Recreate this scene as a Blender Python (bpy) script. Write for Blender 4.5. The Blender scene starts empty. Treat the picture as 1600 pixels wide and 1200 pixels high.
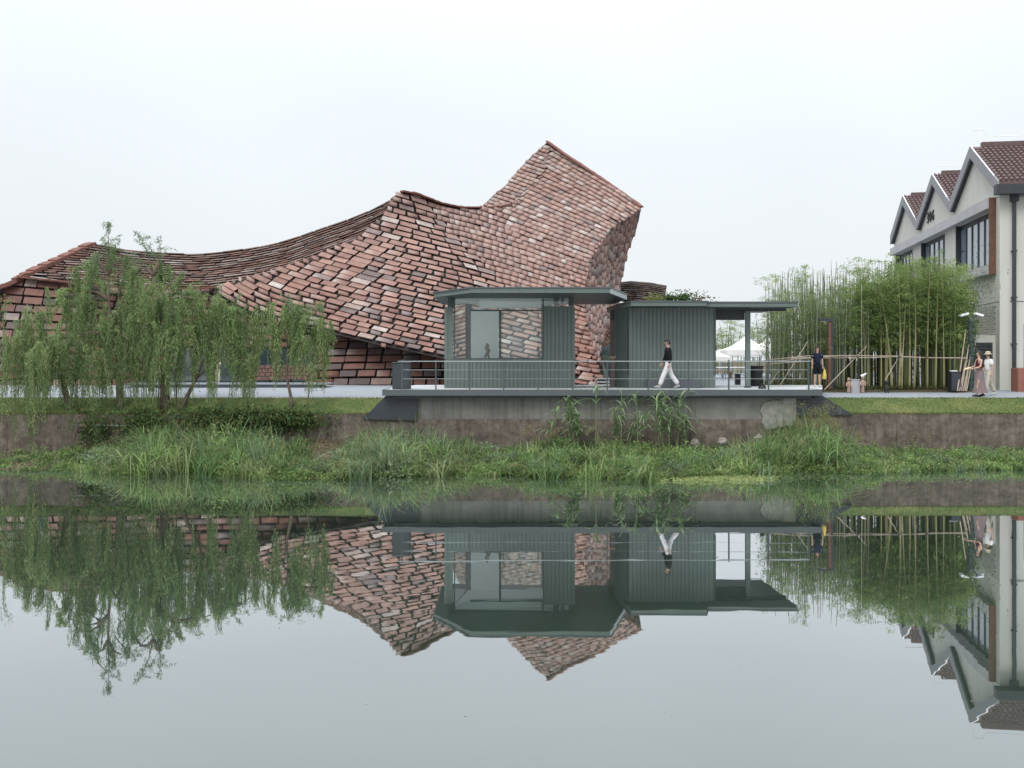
import bpy, bmesh, math, random
import numpy as np
from mathutils import Vector, Matrix
from mathutils.geometry import delaunay_2d_cdt

RND = random.Random(11)
NR = np.random.default_rng(11)
SC = bpy.context.scene
COL = SC.collection

# ------------------------------------------------------------------ camera
F, HY, CH = 1556.0, 562.0, 3.5          # focal length in photo pixels, horizon row, eye height above the water
cam_d = bpy.data.cameras.new('camera')
cam = bpy.data.objects.new('camera', cam_d)
COL.objects.link(cam)
cam.location = (0, 0, CH)
cam.rotation_euler = (math.radians(90), 0, 0)
cam_d.sensor_width = 36
cam_d.lens = 36 * F / 1600
cam_d.shift_y = -(600 - HY) / 1600
cam_d.clip_end = 3000
SC.camera = cam

# ------------------------------------------------------------------ world, sun, exposure
SUN_EL, SUN_AZ = math.radians(50), math.radians(208)   # azimuth clockwise from +Y
world = bpy.data.worlds.new('World')
SC.world = world
world.use_nodes = True
wn, wl = world.node_tree.nodes, world.node_tree.links
wn.clear()
w_out = wn.new('ShaderNodeOutputWorld')
w_bg = wn.new('ShaderNodeBackground'); w_bg.inputs['Strength'].default_value = 0.1
w_sky = wn.new('ShaderNodeTexSky'); w_sky.sky_type = 'NISHITA'; w_sky.sun_disc = False
w_sky.sun_elevation = SUN_EL; w_sky.sun_rotation = SUN_AZ; w_sky.dust_density = 4; w_sky.air_density = 1.5
w_tc = wn.new('ShaderNodeTexCoord')
w_sep = wn.new('ShaderNodeSeparateXYZ'); wl.new(w_tc.outputs['Generated'], w_sep.inputs[0])
w_z2 = wn.new('ShaderNodeMath'); w_z2.operation = 'POWER'; w_z2.inputs[1].default_value = 2.5
w_clamp = wn.new('ShaderNodeClamp'); wl.new(w_sep.outputs['Z'], w_clamp.inputs[0]); wl.new(w_clamp.outputs[0], w_z2.inputs[0])
w_ma = wn.new('ShaderNodeMath'); w_ma.operation = 'MULTIPLY_ADD'; wl.new(w_z2.outputs[0], w_ma.inputs[0])
w_ma.inputs[1].default_value = 2.4; w_ma.inputs[2].default_value = 1.0
w_ns = wn.new('ShaderNodeTexNoise'); w_ns.inputs['Scale'].default_value = 1.6; w_ns.inputs['Detail'].default_value = 3
wl.new(w_tc.outputs['Generated'], w_ns.inputs['Vector'])
w_nm = wn.new('ShaderNodeMapRange'); w_nm.inputs['From Min'].default_value = .3; w_nm.inputs['From Max'].default_value = .7
w_nm.inputs['To Min'].default_value = .935; w_nm.inputs['To Max'].default_value = 1.05
wl.new(w_ns.outputs[0], w_nm.inputs['Value'])
w_mul = wn.new('ShaderNodeMath'); w_mul.operation = 'MULTIPLY'; wl.new(w_ma.outputs[0], w_mul.inputs[0]); wl.new(w_nm.outputs[0], w_mul.inputs[1])
w_cl = wn.new('ShaderNodeVectorMath'); w_cl.operation = 'SCALE'; w_cl.inputs[0].default_value = (7.55, 7.95, 8.28)
wl.new(w_mul.outputs[0], w_cl.inputs['Scale'])
w_mix = wn.new('ShaderNodeMix'); w_mix.data_type = 'RGBA'; w_mix.inputs['Factor'].default_value = 0.93
wl.new(w_sky.outputs[0], w_mix.inputs['A']); wl.new(w_cl.outputs[0], w_mix.inputs['B'])
wl.new(w_mix.outputs['Result'], w_bg.inputs['Color']); wl.new(w_bg.outputs[0], w_out.inputs['Surface'])

sun_d = bpy.data.lights.new('sun', 'SUN'); sun_d.energy = 1.5; sun_d.angle = math.radians(24); sun_d.color = (1, .965, .92)
sun = bpy.data.objects.new('sun', sun_d); COL.objects.link(sun)
sv = Vector((math.sin(SUN_AZ) * math.cos(SUN_EL), math.cos(SUN_AZ) * math.cos(SUN_EL), math.sin(SUN_EL)))
sun.rotation_euler = sv.to_track_quat('Z', 'Y').to_euler()
sun.location = (0, -20, 60)

vs = SC.view_settings
vs.view_transform = 'Standard'; vs.look = 'None'; vs.exposure = 0.24; vs.gamma = 1.0; vs.use_curve_mapping = False
try:
    SC.cycles.max_bounces = 8; SC.cycles.transparent_max_bounces = 24; SC.cycles.use_denoising = True
except Exception:
    pass

# ------------------------------------------------------------------ helpers
def P(px, py, d):
    """the point of the place seen at photo pixel (px, py) and standing d metres away"""
    return Vector(((px - 800) * d / F, d, CH + (HY - py) * d / F))
def PX(px, d): return (px - 800) * d / F
def PZ(py, d): return CH + (HY - py) * d / F

def tag(o, label=None, cat=None, group=None, kind=None):
    if label: o['label'] = label
    if cat: o['category'] = cat
    if group: o['group'] = group
    if kind: o['kind'] = kind
    return o

def thing(name, label, cat, loc=(0, 0, 0), rz=0, group=None):
    o = bpy.data.objects.new(name, None); COL.objects.link(o)
    o.location = loc; o.rotation_euler = (0, 0, rz)
    o.empty_display_size = .2
    return tag(o, label, cat, group)

def adopt(o, parent, world=True):
    """parent o; world=True: o's coordinates are world ones"""
    o.parent = parent
    if world:
        m = Matrix.Identity(4); q = parent; chain = []
        while q: chain.append(q); q = q.parent
        for q in reversed(chain): m = m @ q.matrix_parent_inverse @ q.matrix_basis
        o.matrix_parent_inverse = m.inverted()
    return o

def mesh_np(name, V, faces, mats, col=None, fm=None, smooth=False):
    """V (n,3); faces: (m,4) or (m,3) array, or list of index lists"""
    me = bpy.data.meshes.new(name)
    V = np.asarray(V, dtype=np.float32)
    if isinstance(faces, np.ndarray):
        m, k = faces.shape
        me.vertices.add(len(V)); me.vertices.foreach_set('co', V.ravel())
        me.loops.add(m * k); me.loops.foreach_set('vertex_index', faces.astype(np.int32).ravel())
        me.polygons.add(m)
        me.polygons.foreach_set('loop_start', np.arange(0, m * k, k, dtype=np.int32))
        me.update(calc_edges=True)
    else:
        me.from_pydata([tuple(map(float, v)) for v in V], [], faces)
        me.update()
    if not isinstance(mats, (list, tuple)): mats = [mats]
    for m_ in mats: me.materials.append(m_)
    if fm is not None: me.polygons.foreach_set('material_index', np.asarray(fm, dtype=np.int32))
    if smooth: me.polygons.foreach_set('use_smooth', np.ones(len(me.polygons), dtype=bool))
    if col is not None:
        col = np.asarray(col, dtype=np.float32)
        if col.shape[1] == 3: col = np.hstack([col, np.ones((len(col), 1), np.float32)])
        a = me.color_attributes.new('Col', 'FLOAT_COLOR', 'POINT')
        a.data.foreach_set('color', col.ravel())
    return me

def link(name, me, parent=None, world=True):
    o = bpy.data.objects.new(name, me); COL.objects.link(o)
    if parent: adopt(o, parent, world)
    return o

class MB:
    """collects shapes into one mesh"""
    def __init__(s): s.v = []; s.f = []; s.m = []
    def add(s, vs_, fs_, mi=0):
        b = len(s.v); s.v += [tuple(v) for v in vs_]
        s.f += [[b + i for i in f] for f in fs_]; s.m += [mi] * len(fs_)
    def box(s, x0, x1, y0, y1, z0, z1, mi=0, M=None):
        vs_ = [Vector(p) for p in ((x0, y0, z0), (x1, y0, z0), (x1, y1, z0), (x0, y1, z0), (x0, y0, z1), (x1, y0, z1), (x1, y1, z1), (x0, y1, z1))]
        if M: vs_ = [M @ v for v in vs_]
        s.add(vs_, [(3, 2, 1, 0), (4, 5, 6, 7), (0, 1, 5, 4), (1, 2, 6, 5), (2, 3, 7, 6), (3, 0, 4, 7)], mi)
        return s
    def bar(s, a, b, w, h=None, mi=0, up=(0, 0, 1)):
        """square bar from a to b"""
        a, b = Vector(a), Vector(b); h = h or w
        d = (b - a); L = d.length; d.normalize(); u = Vector(up)
        if abs(d.dot(u)) > .98: u = Vector((0, 1, 0))
        x = d.cross(u).normalized(); y = x.cross(d)
        q = []
        for c in (a, b):
            for i, j in ((-1, -1), (1, -1), (1, 1), (-1, 1)): q.append(c + x * (i * w / 2) + y * (j * h / 2))
        s.add(q, [(0, 1, 2, 3), (7, 6, 5, 4), (0, 4, 5, 1), (1, 5, 6, 2), (2, 6, 7, 3), (3, 7, 4, 0)], mi)
        return s
    def prism(s, poly, z0, z1, mi=0):
        """polygon in plan (x, y), counter-clockwise, between two heights"""
        n = len(poly)
        s.add([(x, y, z0) for x, y in poly] + [(x, y, z1) for x, y in poly],
              [list(range(n))[::-1], list(range(n, 2 * n))] + [(i, (i + 1) % n, n + (i + 1) % n, n + i) for i in range(n)], mi)
        return s
    def plate(s, pts, off, mi=0):
        """polygon of 3-D points pushed along off"""
        n = len(pts); off = Vector(off); pts = [Vector(p) for p in pts]
        s.add(pts + [p + off for p in pts],
              [list(range(n)), list(range(n, 2 * n))[::-1]] + [(i, n + i, n + (i + 1) % n, (i + 1) % n) for i in range(n)], mi)
        return s
    def tube(s, pts, rad, k=6, mi=0, cap=True):
        pts = [Vector(p) for p in pts]; n = len(pts)
        if not hasattr(rad, '__len__'): rad = [rad] * n
        q = []; ref = None
        for i, p in enumerate(pts):
            d = (pts[min(i + 1, n - 1)] - pts[max(i - 1, 0)]).normalized()
            if ref is None:
                ref = d.cross(Vector((0, 1, 0)) if abs(d.y) < .9 else Vector((1, 0, 0))).normalized()
            ref = (ref - d * ref.dot(d)).normalized(); e = d.cross(ref)
            for j in range(k):
                a = 2 * math.pi * j / k
                q.append(p + (ref * math.cos(a) + e * math.sin(a)) * rad[i])
        fs = [(i * k + j, i * k + (j + 1) % k, (i + 1) * k + (j + 1) % k, (i + 1) * k + j) for i in range(n - 1) for j in range(k)]
        if cap: fs += [tuple(range(k))[::-1], tuple((n - 1) * k + j for j in range(k))]
        s.add(q, fs, mi); return s
    def lathe(s, prof, c=(0, 0, 0), k=16, mi=0, sx=1, sy=1):
        q = []; n = len(prof)
        for r, z in prof:
            for j in range(k):
                a = 2 * math.pi * j / k
                q.append((c[0] + r * sx * math.cos(a), c[1] + r * sy * math.sin(a), c[2] + z))
        fs = [(i * k + j, i * k + (j + 1) % k, (i + 1) * k + (j + 1) % k, (i + 1) * k + j) for i in range(n - 1) for j in range(k)]
        fs += [tuple(range(k))[::-1], tuple((n - 1) * k + j for j in range(k))]
        s.add(q, fs, mi); return s
    def ball(s, c, r, k=10, n=7, mi=0):
        rx, ry, rz = r if hasattr(r, '__len__') else (r, r, r)
        q = []
        for i in range(n + 1):
            t = math.pi * i / n
            rr = max(math.sin(t), .02)
            for j in range(k):
                a = 2 * math.pi * j / k
                q.append((c[0] + rx * rr * math.cos(a), c[1] + ry * rr * math.sin(a), c[2] - rz * math.cos(t)))
        fs = [(i * k + j, i * k + (j + 1) % k, (i + 1) * k + (j + 1) % k, (i + 1) * k + j) for i in range(n) for j in range(k)]
        fs += [tuple(range(k))[::-1], tuple(n * k + j for j in range(k))]
        s.add(q, fs, mi); return s
    def mesh(s, name, mats, smooth=False):
        me = mesh_np(name, s.v, s.f, mats, fm=s.m, smooth=smooth)
        return me
    def build(s, name, mats, parent=None, smooth=False, world=True, bevel=0):
        me = s.mesh(name, mats, smooth)
        if bevel:
            bm = bmesh.new(); bm.from_mesh(me)
            bmesh.ops.bevel(bm, geom=bm.edges[:], offset=bevel, segments=1, affect='EDGES')
            bm.to_mesh(me); bm.free()
        return link(name, me, parent, world)

def dup(root, loc, rz=0, scale=None, label=None):
    r = root.copy(); COL.objects.link(r); r.location = loc; r.rotation_euler = (0, 0, rz)
    if scale: r.scale = scale
    if label: r['label'] = label
    for ch in list(root.children):
        c = ch.copy(); COL.objects.link(c); c.parent = r
        for g in ch.children:
            d = g.copy(); COL.objects.link(d); d.parent = c
    return r

# ------------------------------------------------------------------ materials
def mat(name, rgb, rough=.6, spec=.4, metal=0.0, var=.12, scale=3.0, bump=0.0, bscale=30.0, col2=None, detail=6, stretch=None):
    m = bpy.data.materials.new(name); m.use_nodes = True
    n, l = m.node_tree.nodes, m.node_tree.links
    b = n['Principled BSDF']
    b.inputs['Roughness'].default_value = rough; b.inputs['Metallic'].default_value = metal
    b.inputs['Specular IOR Level'].default_value = spec
    tc = n.new('ShaderNodeTexCoord'); src = tc.outputs['Object']
    if stretch:
        mp = n.new('ShaderNodeMapping'); mp.inputs['Scale'].default_value = stretch
        l.new(src, mp.inputs[0]); src = mp.outputs[0]
    ns = n.new('ShaderNodeTexNoise'); ns.inputs['Scale'].default_value = scale; ns.inputs['Detail'].default_value = detail
    ns.inputs['Roughness'].default_value = .65
    l.new(src, ns.inputs['Vector'])
    rp = n.new('ShaderNodeValToRGB'); l.new(ns.outputs[0], rp.inputs[0])
    c1 = tuple(max(0, c * (1 - var)) for c in rgb); c2 = col2 or tuple(min(1, c * (1 + var)) for c in rgb)
    rp.color_ramp.elements[0].position = .32; rp.color_ramp.elements[0].color = (*c1, 1)
    rp.color_ramp.elements[1].position = .68; rp.color_ramp.elements[1].color = (*c2, 1)
    l.new(rp.outputs[0], b.inputs['Base Color'])
    if bump:
        n2 = n.new('ShaderNodeTexNoise'); n2.inputs['Scale'].default_value = bscale; n2.inputs['Detail'].default_value = 4
        l.new(src, n2.inputs['Vector'])
        bp = n.new('ShaderNodeBump'); bp.inputs['Strength'].default_value = bump; bp.inputs['Distance'].default_value = .02
        l.new(n2.outputs[0], bp.inputs['Height']); l.new(bp.outputs[0], b.inputs['Normal'])
    return m

def leaf_mat(name, trans=.42, rough=.55, spec=.25):
    m = bpy.data.materials.new(name); m.use_nodes = True
    n, l = m.node_tree.nodes, m.node_tree.links
    b = n['Principled BSDF']; o = n['Material Output']
    b.inputs['Roughness'].default_value = rough; b.inputs['Specular IOR Level'].default_value = spec
    at = n.new('ShaderNodeAttribute'); at.attribute_name = 'Col'
    a = n.new('ShaderNodeVectorMath'); a.operation = 'MULTIPLY'; a.inputs[1].default_value = (.84, .90, .85); l.new(at.outputs['Color'], a.inputs[0])
    l.new(a.outputs[0], b.inputs['Base Color'])
    t = n.new('ShaderNodeBsdfTranslucent'); l.new(a.outputs[0], t.inputs['Color'])
    mx = n.new('ShaderNodeMixShader'); mx.inputs[0].default_value = trans
    l.new(b.outputs[0], mx.inputs[1]); l.new(t.outputs[0], mx.inputs[2]); l.new(mx.outputs[0], o.inputs['Surface'])
    return m

def attr_mat(name, obj_info=False, rough=.62, spec=.35):
    """fired clay: colour of each tile from its own attribute (or object colour), kiln blotches by noise"""
    m = bpy.data.materials.new(name); m.use_nodes = True
    n, l = m.node_tree.nodes, m.node_tree.links
    b = n['Principled BSDF']; b.inputs['Roughness'].default_value = rough; b.inputs['Specular IOR Level'].default_value = spec
    tc = n.new('ShaderNodeTexCoord'); geo = n.new('ShaderNodeNewGeometry')
    if obj_info:
        oi = n.new('ShaderNodeObjectInfo')
        sp = n.new('ShaderNodeSeparateXYZ'); l.new(tc.outputs['Generated'], sp.inputs[0])
        f = n.new('ShaderNodeMath'); f.operation = 'POWER'; f.inputs[1].default_value = 2.0
        inv = n.new('ShaderNodeMath'); inv.operation = 'SUBTRACT'; inv.inputs[0].default_value = 1; l.new(sp.outputs['X'], inv.inputs[1])
        l.new(inv.outputs[0], f.inputs[0])
        f2 = n.new('ShaderNodeMath'); f2.operation = 'MULTIPLY'; l.new(f.outputs[0], f2.inputs[0]); l.new(oi.outputs['Alpha'], f2.inputs[1])
        mg = n.new('ShaderNodeMix'); mg.data_type = 'RGBA'; l.new(f2.outputs[0], mg.inputs['Factor']); l.new(oi.outputs['Color'], mg.inputs['A'])
        mg.inputs['B'].default_value = (.42, .36, .33, 1)
        base = mg.outputs['Result']
    else:
        a = n.new('ShaderNodeAttribute'); a.attribute_name = 'Col'; base = a.outputs['Color']
    ns = n.new('ShaderNodeTexNoise'); ns.inputs['Scale'].default_value = 2.2; ns.inputs['Detail'].default_value = 5
    l.new(geo.outputs['Position'], ns.inputs['Vector'])
    mr = n.new('ShaderNodeMapRange'); mr.inputs['From Min'].default_value = .3; mr.inputs['From Max'].default_value = .7
    mr.inputs['To Min'].default_value = .78; mr.inputs['To Max'].default_value = 1.2
    l.new(ns.outputs[0], mr.inputs['Value'])
    sc_ = n.new('ShaderNodeVectorMath'); sc_.operation = 'SCALE'; l.new(base, sc_.inputs[0]); l.new(mr.outputs[0], sc_.inputs['Scale'])
    l.new(sc_.outputs[0], b.inputs['Base Color'])
    n2 = n.new('ShaderNodeTexNoise'); n2.inputs['Scale'].default_value = 14; l.new(geo.outputs['Position'], n2.inputs['Vector'])
    bp = n.new('ShaderNodeBump'); bp.inputs['Strength'].default_value = .25; bp.inputs['Distance'].default_value = .03
    l.new(n2.outputs[0], bp.inputs['Height']); l.new(bp.outputs[0], b.inputs['Normal'])
    return m

def glass_mat(name, tint=(.93, .96, .95), refl=.1):
    m = bpy.data.materials.new(name); m.use_nodes = True
    n, l = m.node_tree.nodes, m.node_tree.links
    n.remove(n['Principled BSDF']); o = n['Material Output']
    t = n.new('ShaderNodeBsdfTransparent'); t.inputs[0].default_value = (*tint, 1)
    g = n.new('ShaderNodeBsdfGlossy'); g.inputs['Roughness'].default_value = .01
    lw = n.new('ShaderNodeLayerWeight'); lw.inputs['Blend'].default_value = refl
    ad = n.new('ShaderNodeMath'); ad.operation = 'ADD'; ad.inputs[1].default_value = refl * .7; ad.use_clamp = True
    l.new(lw.outputs['Fresnel'], ad.inputs[0])
    mx = n.new('ShaderNodeMixShader'); l.new(ad.outputs[0], mx.inputs[0]); l.new(t.outputs[0], mx.inputs[1]); l.new(g.outputs[0], mx.inputs[2])
    l.new(mx.outputs[0], o.inputs['Surface'])
    return m

M_GREEN = mat('green_painted_metal', (.112, .143, .133), .45, .4, var=.05, scale=1.5)
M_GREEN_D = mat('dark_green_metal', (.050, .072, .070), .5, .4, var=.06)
M_STEEL = mat('grey_steel', (.075, .086, .092), .4, .5, var=.06)
M_STEEL_L = mat('pale_steel', (.38, .42, .43), .35, .5, metal=.5, var=.06)
M_DARK = mat('charcoal_steel', (.035, .040, .048), .55, .4, var=.12)
M_BLACK = mat('black_plastic', (.018, .019, .022), .5, .4, var=.1)
M_DECK = mat('pale_decking', (.47, .49, .50), .7, .2, var=.06, scale=2)
M_PLAZA = mat('pale_paving', (.245, .262, .29), .8, .2, var=.07, scale=.8, bump=.05)
M_PATH = mat('grey_path', (.36, .37, .385), .85, .2, var=.08, scale=1.0, bump=.05)
M_GROUND = mat('earth', (.10, .085, .06), .95, .1, var=.25, scale=1.2, bump=.4, bscale=8)
M_WHITE = mat('white_paint', (.80, .81, .82), .6, .3, var=.03)
M_WALL = mat('cream_render', (.50, .50, .46), .85, .2, var=.075, scale=1.7, bump=.03, stretch=(1, 1, .16), detail=9)
M_CONC_L = mat('pale_concrete', (.40, .40, .41), .85, .2, var=.1, scale=1.2, bump=.08)
M_CORTEN = mat('rusty_steel', (.13, .068, .045), .75, .3, var=.25, scale=4)
M_VERGE = mat('grey_verge', (.26, .265, .28), .8, .2, var=.08)
M_TILE_RF = mat('maroon_roof_tile', (.115, .072, .072), .5, .4, var=.2, scale=6)
M_GLASS = glass_mat('clear_glass', refl=.085)
M_TCLAY = mat('terracotta', (.36, .245, .195), .8, .2, var=.12, scale=8)
M_BRONZE = mat('dark_bronze', (.15, .10, .055), .45, .5, metal=.6, var=.3, scale=9)
M_LEAF = leaf_mat('leaves', .5)
M_BLADE = leaf_mat('grass_blades', .42, .5)
M_BARK = mat('willow_bark', (.12, .095, .075), .9, .15, var=.35, scale=6, bump=.5, bscale=18, stretch=(1, 1, .3))
M_BACK = mat('dark_underlay', (.040, .034, .033), .95, .1, var=.2)  # near-black, deepens the shadow lines in gaps between tile courses

def dark_glass(name, rgb, rough=.04):
    m = bpy.data.materials.new(name); m.use_nodes = True
    b = m.node_tree.nodes['Principled BSDF']
    b.inputs['Base Color'].default_value = (*rgb, 1); b.inputs['Roughness'].default_value = rough
    b.inputs['Specular IOR Level'].default_value = .5; b.inputs['IOR'].default_value = 2.2
    return m
M_WINDOW = dark_glass('window_glass', (.20, .25, .30))
M_DGLASS = dark_glass('entrance_glass', (.03, .045, .055))

def wall_mat():
    """old canal wall: brown-grey concrete, vertical streaks, dark and pale stains"""
    m = bpy.data.materials.new('stained_canal_wall'); m.use_nodes = True
    n, l = m.node_tree.nodes, m.node_tree.links
    b = n['Principled BSDF']; b.inputs['Roughness'].default_value = .92; b.inputs['Specular IOR Level'].default_value = .15
    tc = n.new('ShaderNodeTexCoord')
    def noise(scale, st, det=6):
        mp = n.new('ShaderNodeMapping'); mp.inputs['Scale'].default_value = st; l.new(tc.outputs['Object'], mp.inputs[0])
        t = n.new('ShaderNodeTexNoise'); t.inputs['Scale'].default_value = scale; t.inputs['Detail'].default_value = det; t.inputs['Roughness'].default_value = .7
        l.new(mp.outputs[0], t.inputs['Vector']); return t.outputs[0]
    r1 = n.new('ShaderNodeValToRGB'); l.new(noise(1.1, (1, 1, 1.6)), r1.inputs[0])
    e = r1.color_ramp.elements
    e[0].position = .3; e[0].color = (.098, .084, .072, 1); e[1].position = .72; e[1].color = (.225, .19, .16, 1)
    r2 = n.new('ShaderNodeValToRGB'); l.new(noise(2.2, (2.2, 1, .22)), r2.inputs[0])
    e = r2.color_ramp.elements
    e[0].position = .36; e[0].color = (.42, .40, .40, 1); e[1].position = .6; e[1].color = (1, 1, 1, 1)
    mx = n.new('ShaderNodeMix'); mx.data_type = 'RGBA'; mx.blend_type = 'MULTIPLY'; mx.inputs['Factor'].default_value = .5
    l.new(r1.outputs[0], mx.inputs['A']); l.new(r2.outputs[0], mx.inputs['B'])
    r3 = n.new('ShaderNodeValToRGB'); l.new(noise(6, (1, 1, 1), 8), r3.inputs[0])
    e = r3.color_ramp.elements
    e[0].position = .35; e[0].color = (.62, .60, .58, 1); e[1].position = .66; e[1].color = (1.25, 1.25, 1.25, 1)
    m2 = n.new('ShaderNodeMix'); m2.data_type = 'RGBA'; m2.blend_type = 'MULTIPLY'; m2.inputs['Factor'].default_value = .8
    l.new(mx.outputs['Result'], m2.inputs['A']); l.new(r3.outputs[0], m2.inputs['B'])
    l.new(m2.outputs['Result'], b.inputs['Base Color'])
    bp = n.new('ShaderNodeBump'); bp.inputs['Strength'].default_value = .5; bp.inputs['Distance'].default_value = .03
    l.new(noise(9, (1, 1, .6)), bp.inputs['Height']); l.new(bp.outputs[0], b.inputs['Normal'])
    return m
M_CANAL = wall_mat()

def conc_mat():
    m = bpy.data.materials.new('grey_streaked_concrete'); m.use_nodes = True
    n, l = m.node_tree.nodes, m.node_tree.links
    b = n['Principled BSDF']; b.inputs['Roughness'].default_value = .9; b.inputs['Specular IOR Level'].default_value = .15
    tc = n.new('ShaderNodeTexCoord')
    def noise(scale, st, det=6):
        mp = n.new('ShaderNodeMapping'); mp.inputs['Scale'].default_value = st; l.new(tc.outputs['Object'], mp.inputs[0])
        t = n.new('ShaderNodeTexNoise'); t.inputs['Scale'].default_value = scale; t.inputs['Detail'].default_value = det; t.inputs['Roughness'].default_value = .65
        l.new(mp.outputs[0], t.inputs['Vector']); return t.outputs[0]
    r1 = n.new('ShaderNodeValToRGB'); l.new(noise(.7, (1, 1, 1)), r1.inputs[0])
    e = r1.color_ramp.elements
    e[0].position = .35; e[0].color = (.13, .13, .118, 1); e[1].position = .7; e[1].color = (.265, .26, .24, 1)  # base darkened to carry the shade of the deck overhang
    r2 = n.new('ShaderNodeValToRGB'); l.new(noise(3, (2.5, 1, .15)), r2.inputs[0])
    e = r2.color_ramp.elements
    e[0].position = .38; e[0].color = (.62, .62, .60, 1); e[1].position = .6; e[1].color = (1, 1, 1, 1)
    mx = n.new('ShaderNodeMix'); mx.data_type = 'RGBA'; mx.blend_type = 'MULTIPLY'; mx.inputs['Factor'].default_value = .7
    l.new(r1.outputs[0], mx.inputs['A']); l.new(r2.outputs[0], mx.inputs['B'])
    l.new(mx.outputs['Result'], b.inputs['Base Color'])
    return m
M_CONC = conc_mat()

def lawn_mat():
    m = bpy.data.materials.new('mown_lawn'); m.use_nodes = True
    n, l = m.node_tree.nodes, m.node_tree.links
    b = n['Principled BSDF']; b.inputs['Roughness'].default_value = .95; b.inputs['Specular IOR Level'].default_value = .1
    tc = n.new('ShaderNodeTexCoord')
    t1 = n.new('ShaderNodeTexNoise'); t1.inputs['Scale'].default_value = .9; t1.inputs['Detail'].default_value = 5; l.new(tc.outputs['Object'], t1.inputs['Vector'])
    r1 = n.new('ShaderNodeValToRGB'); l.new(t1.outputs[0], r1.inputs[0]); e = r1.color_ramp.elements
    e[0].position = .35; e[0].color = (.060, .095, .030, 1); e[1].position = .72; e[1].color = (.135, .148, .058, 1)
    mp = n.new('ShaderNodeMapping'); mp.inputs['Scale'].default_value = (1, 2.5, 2.5); l.new(tc.outputs['Object'], mp.inputs[0])
    t2 = n.new('ShaderNodeTexNoise'); t2.inputs['Scale'].default_value = 12; t2.inputs['Detail'].default_value = 8; l.new(mp.outputs[0], t2.inputs['Vector'])
    mr = n.new('ShaderNodeMapRange'); mr.inputs['From Min'].default_value = .3; mr.inputs['From Max'].default_value = .7; mr.inputs['To Min'].default_value = .6; mr.inputs['To Max'].default_value = 1.4
    l.new(t2.outputs[0], mr.inputs['Value'])
    sc_ = n.new('ShaderNodeVectorMath'); sc_.operation = 'SCALE'; l.new(r1.outputs[0], sc_.inputs[0]); l.new(mr.outputs[0], sc_.inputs['Scale'])
    l.new(sc_.outputs[0], b.inputs['Base Color'])
    bp = n.new('ShaderNodeBump'); bp.inputs['Strength'].default_value = .6; bp.inputs['Distance'].default_value = .03
    l.new(t2.outputs[0], bp.inputs['Height']); l.new(bp.outputs[0], b.inputs['Normal'])
    return m
M_LAWN = lawn_mat()

def water_mat():
    m = bpy.data.materials.new('still_canal_water'); m.use_nodes = True
    n, l = m.node_tree.nodes, m.node_tree.links
    n.remove(n['Principled BSDF']); o = n['Material Output']
    tc = n.new('ShaderNodeTexCoord')
    mp = n.new('ShaderNodeMapping'); mp.inputs['Scale'].default_value = (.35, 1.0, 1); l.new(tc.outputs['Object'], mp.inputs[0])
    t = n.new('ShaderNodeTexNoise'); t.inputs['Scale'].default_value = 1.1; t.inputs['Detail'].default_value = 3; l.new(mp.outputs[0], t.inputs['Vector'])
    bp = n.new('ShaderNodeBump'); bp.inputs['Strength'].default_value = .022; bp.inputs['Distance'].default_value = .05
    l.new(t.outputs[0], bp.inputs['Height'])
    # patches of floating film near the far bank scatter a little more
    t2 = n.new('ShaderNodeTexNoise'); t2.inputs['Scale'].default_value = .5; t2.inputs['Detail'].default_value = 7
    mp2 = n.new('ShaderNodeMapping'); mp2.inputs['Scale'].default_value = (.25, 1.6, 1); l.new(tc.outputs['Object'], mp2.inputs[0]); l.new(mp2.outputs[0], t2.inputs['Vector'])
    d = n.new('ShaderNodeBsdfDiffuse'); d.inputs['Color'].default_value = (.030, .045, .034, 1)
    g = n.new('ShaderNodeBsdfGlossy'); g.inputs['Roughness'].default_value = 0.012; g.inputs['Color'].default_value = (.925, .945, .965, 1)
    l.new(bp.outputs[0], g.inputs['Normal'])
    lw = n.new('ShaderNodeLayerWeight'); lw.inputs['Blend'].default_value = .5
    r = n.new('ShaderNodeValToRGB'); l.new(lw.outputs['Facing'], r.inputs[0])
    e = r.color_ramp.elements
    e[0].position = 0; e[0].color = (.04,) * 3 + (1,); e[1].position = 1; e[1].color = (.97,) * 3 + (1,)
    for p_, v in ((.6, .35), (.724, .53), (.8, .71), (.87, .85)):
        q = e.new(p_); q.color = (v, v, v, 1)
    mx = n.new('ShaderNodeMixShader'); l.new(r.outputs[0], mx.inputs[0]); l.new(d.outputs[0], mx.inputs[1]); l.new(g.outputs[0], mx.inputs[2])
    d2 = n.new('ShaderNodeBsdfDiffuse'); d2.inputs['Color'].default_value = (.10, .13, .105, 1)
    sy = n.new('ShaderNodeSeparateXYZ'); l.new(tc.outputs['Object'], sy.inputs[0])
    my = n.new('ShaderNodeMapRange'); my.inputs['From Min'].default_value = 24.5; my.inputs['From Max'].default_value = 30; my.inputs['To Min'].default_value = 0; my.inputs['To Max'].default_value = .3
    l.new(sy.outputs['Y'], my.inputs['Value'])
    r2 = n.new('ShaderNodeValToRGB'); l.new(t2.outputs[0], r2.inputs[0]); e = r2.color_ramp.elements
    e[0].position = .5; e[0].color = (0, 0, 0, 1); e[1].position = .75; e[1].color = (1, 1, 1, 1)
    mm = n.new('ShaderNodeMath'); mm.operation = 'MULTIPLY'; l.new(my.outputs[0], mm.inputs[0]); l.new(r2.outputs[0], mm.inputs[1])
    mx2 = n.new('ShaderNodeMixShader'); l.new(mm.outputs[0], mx2.inputs[0]); l.new(mx.outputs[0], mx2.inputs[1]); l.new(d2.outputs[0], mx2.inputs[2])
    l.new(mx2.outputs[0], o.inputs['Surface'])
    return m
M_WATER = water_mat()

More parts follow.
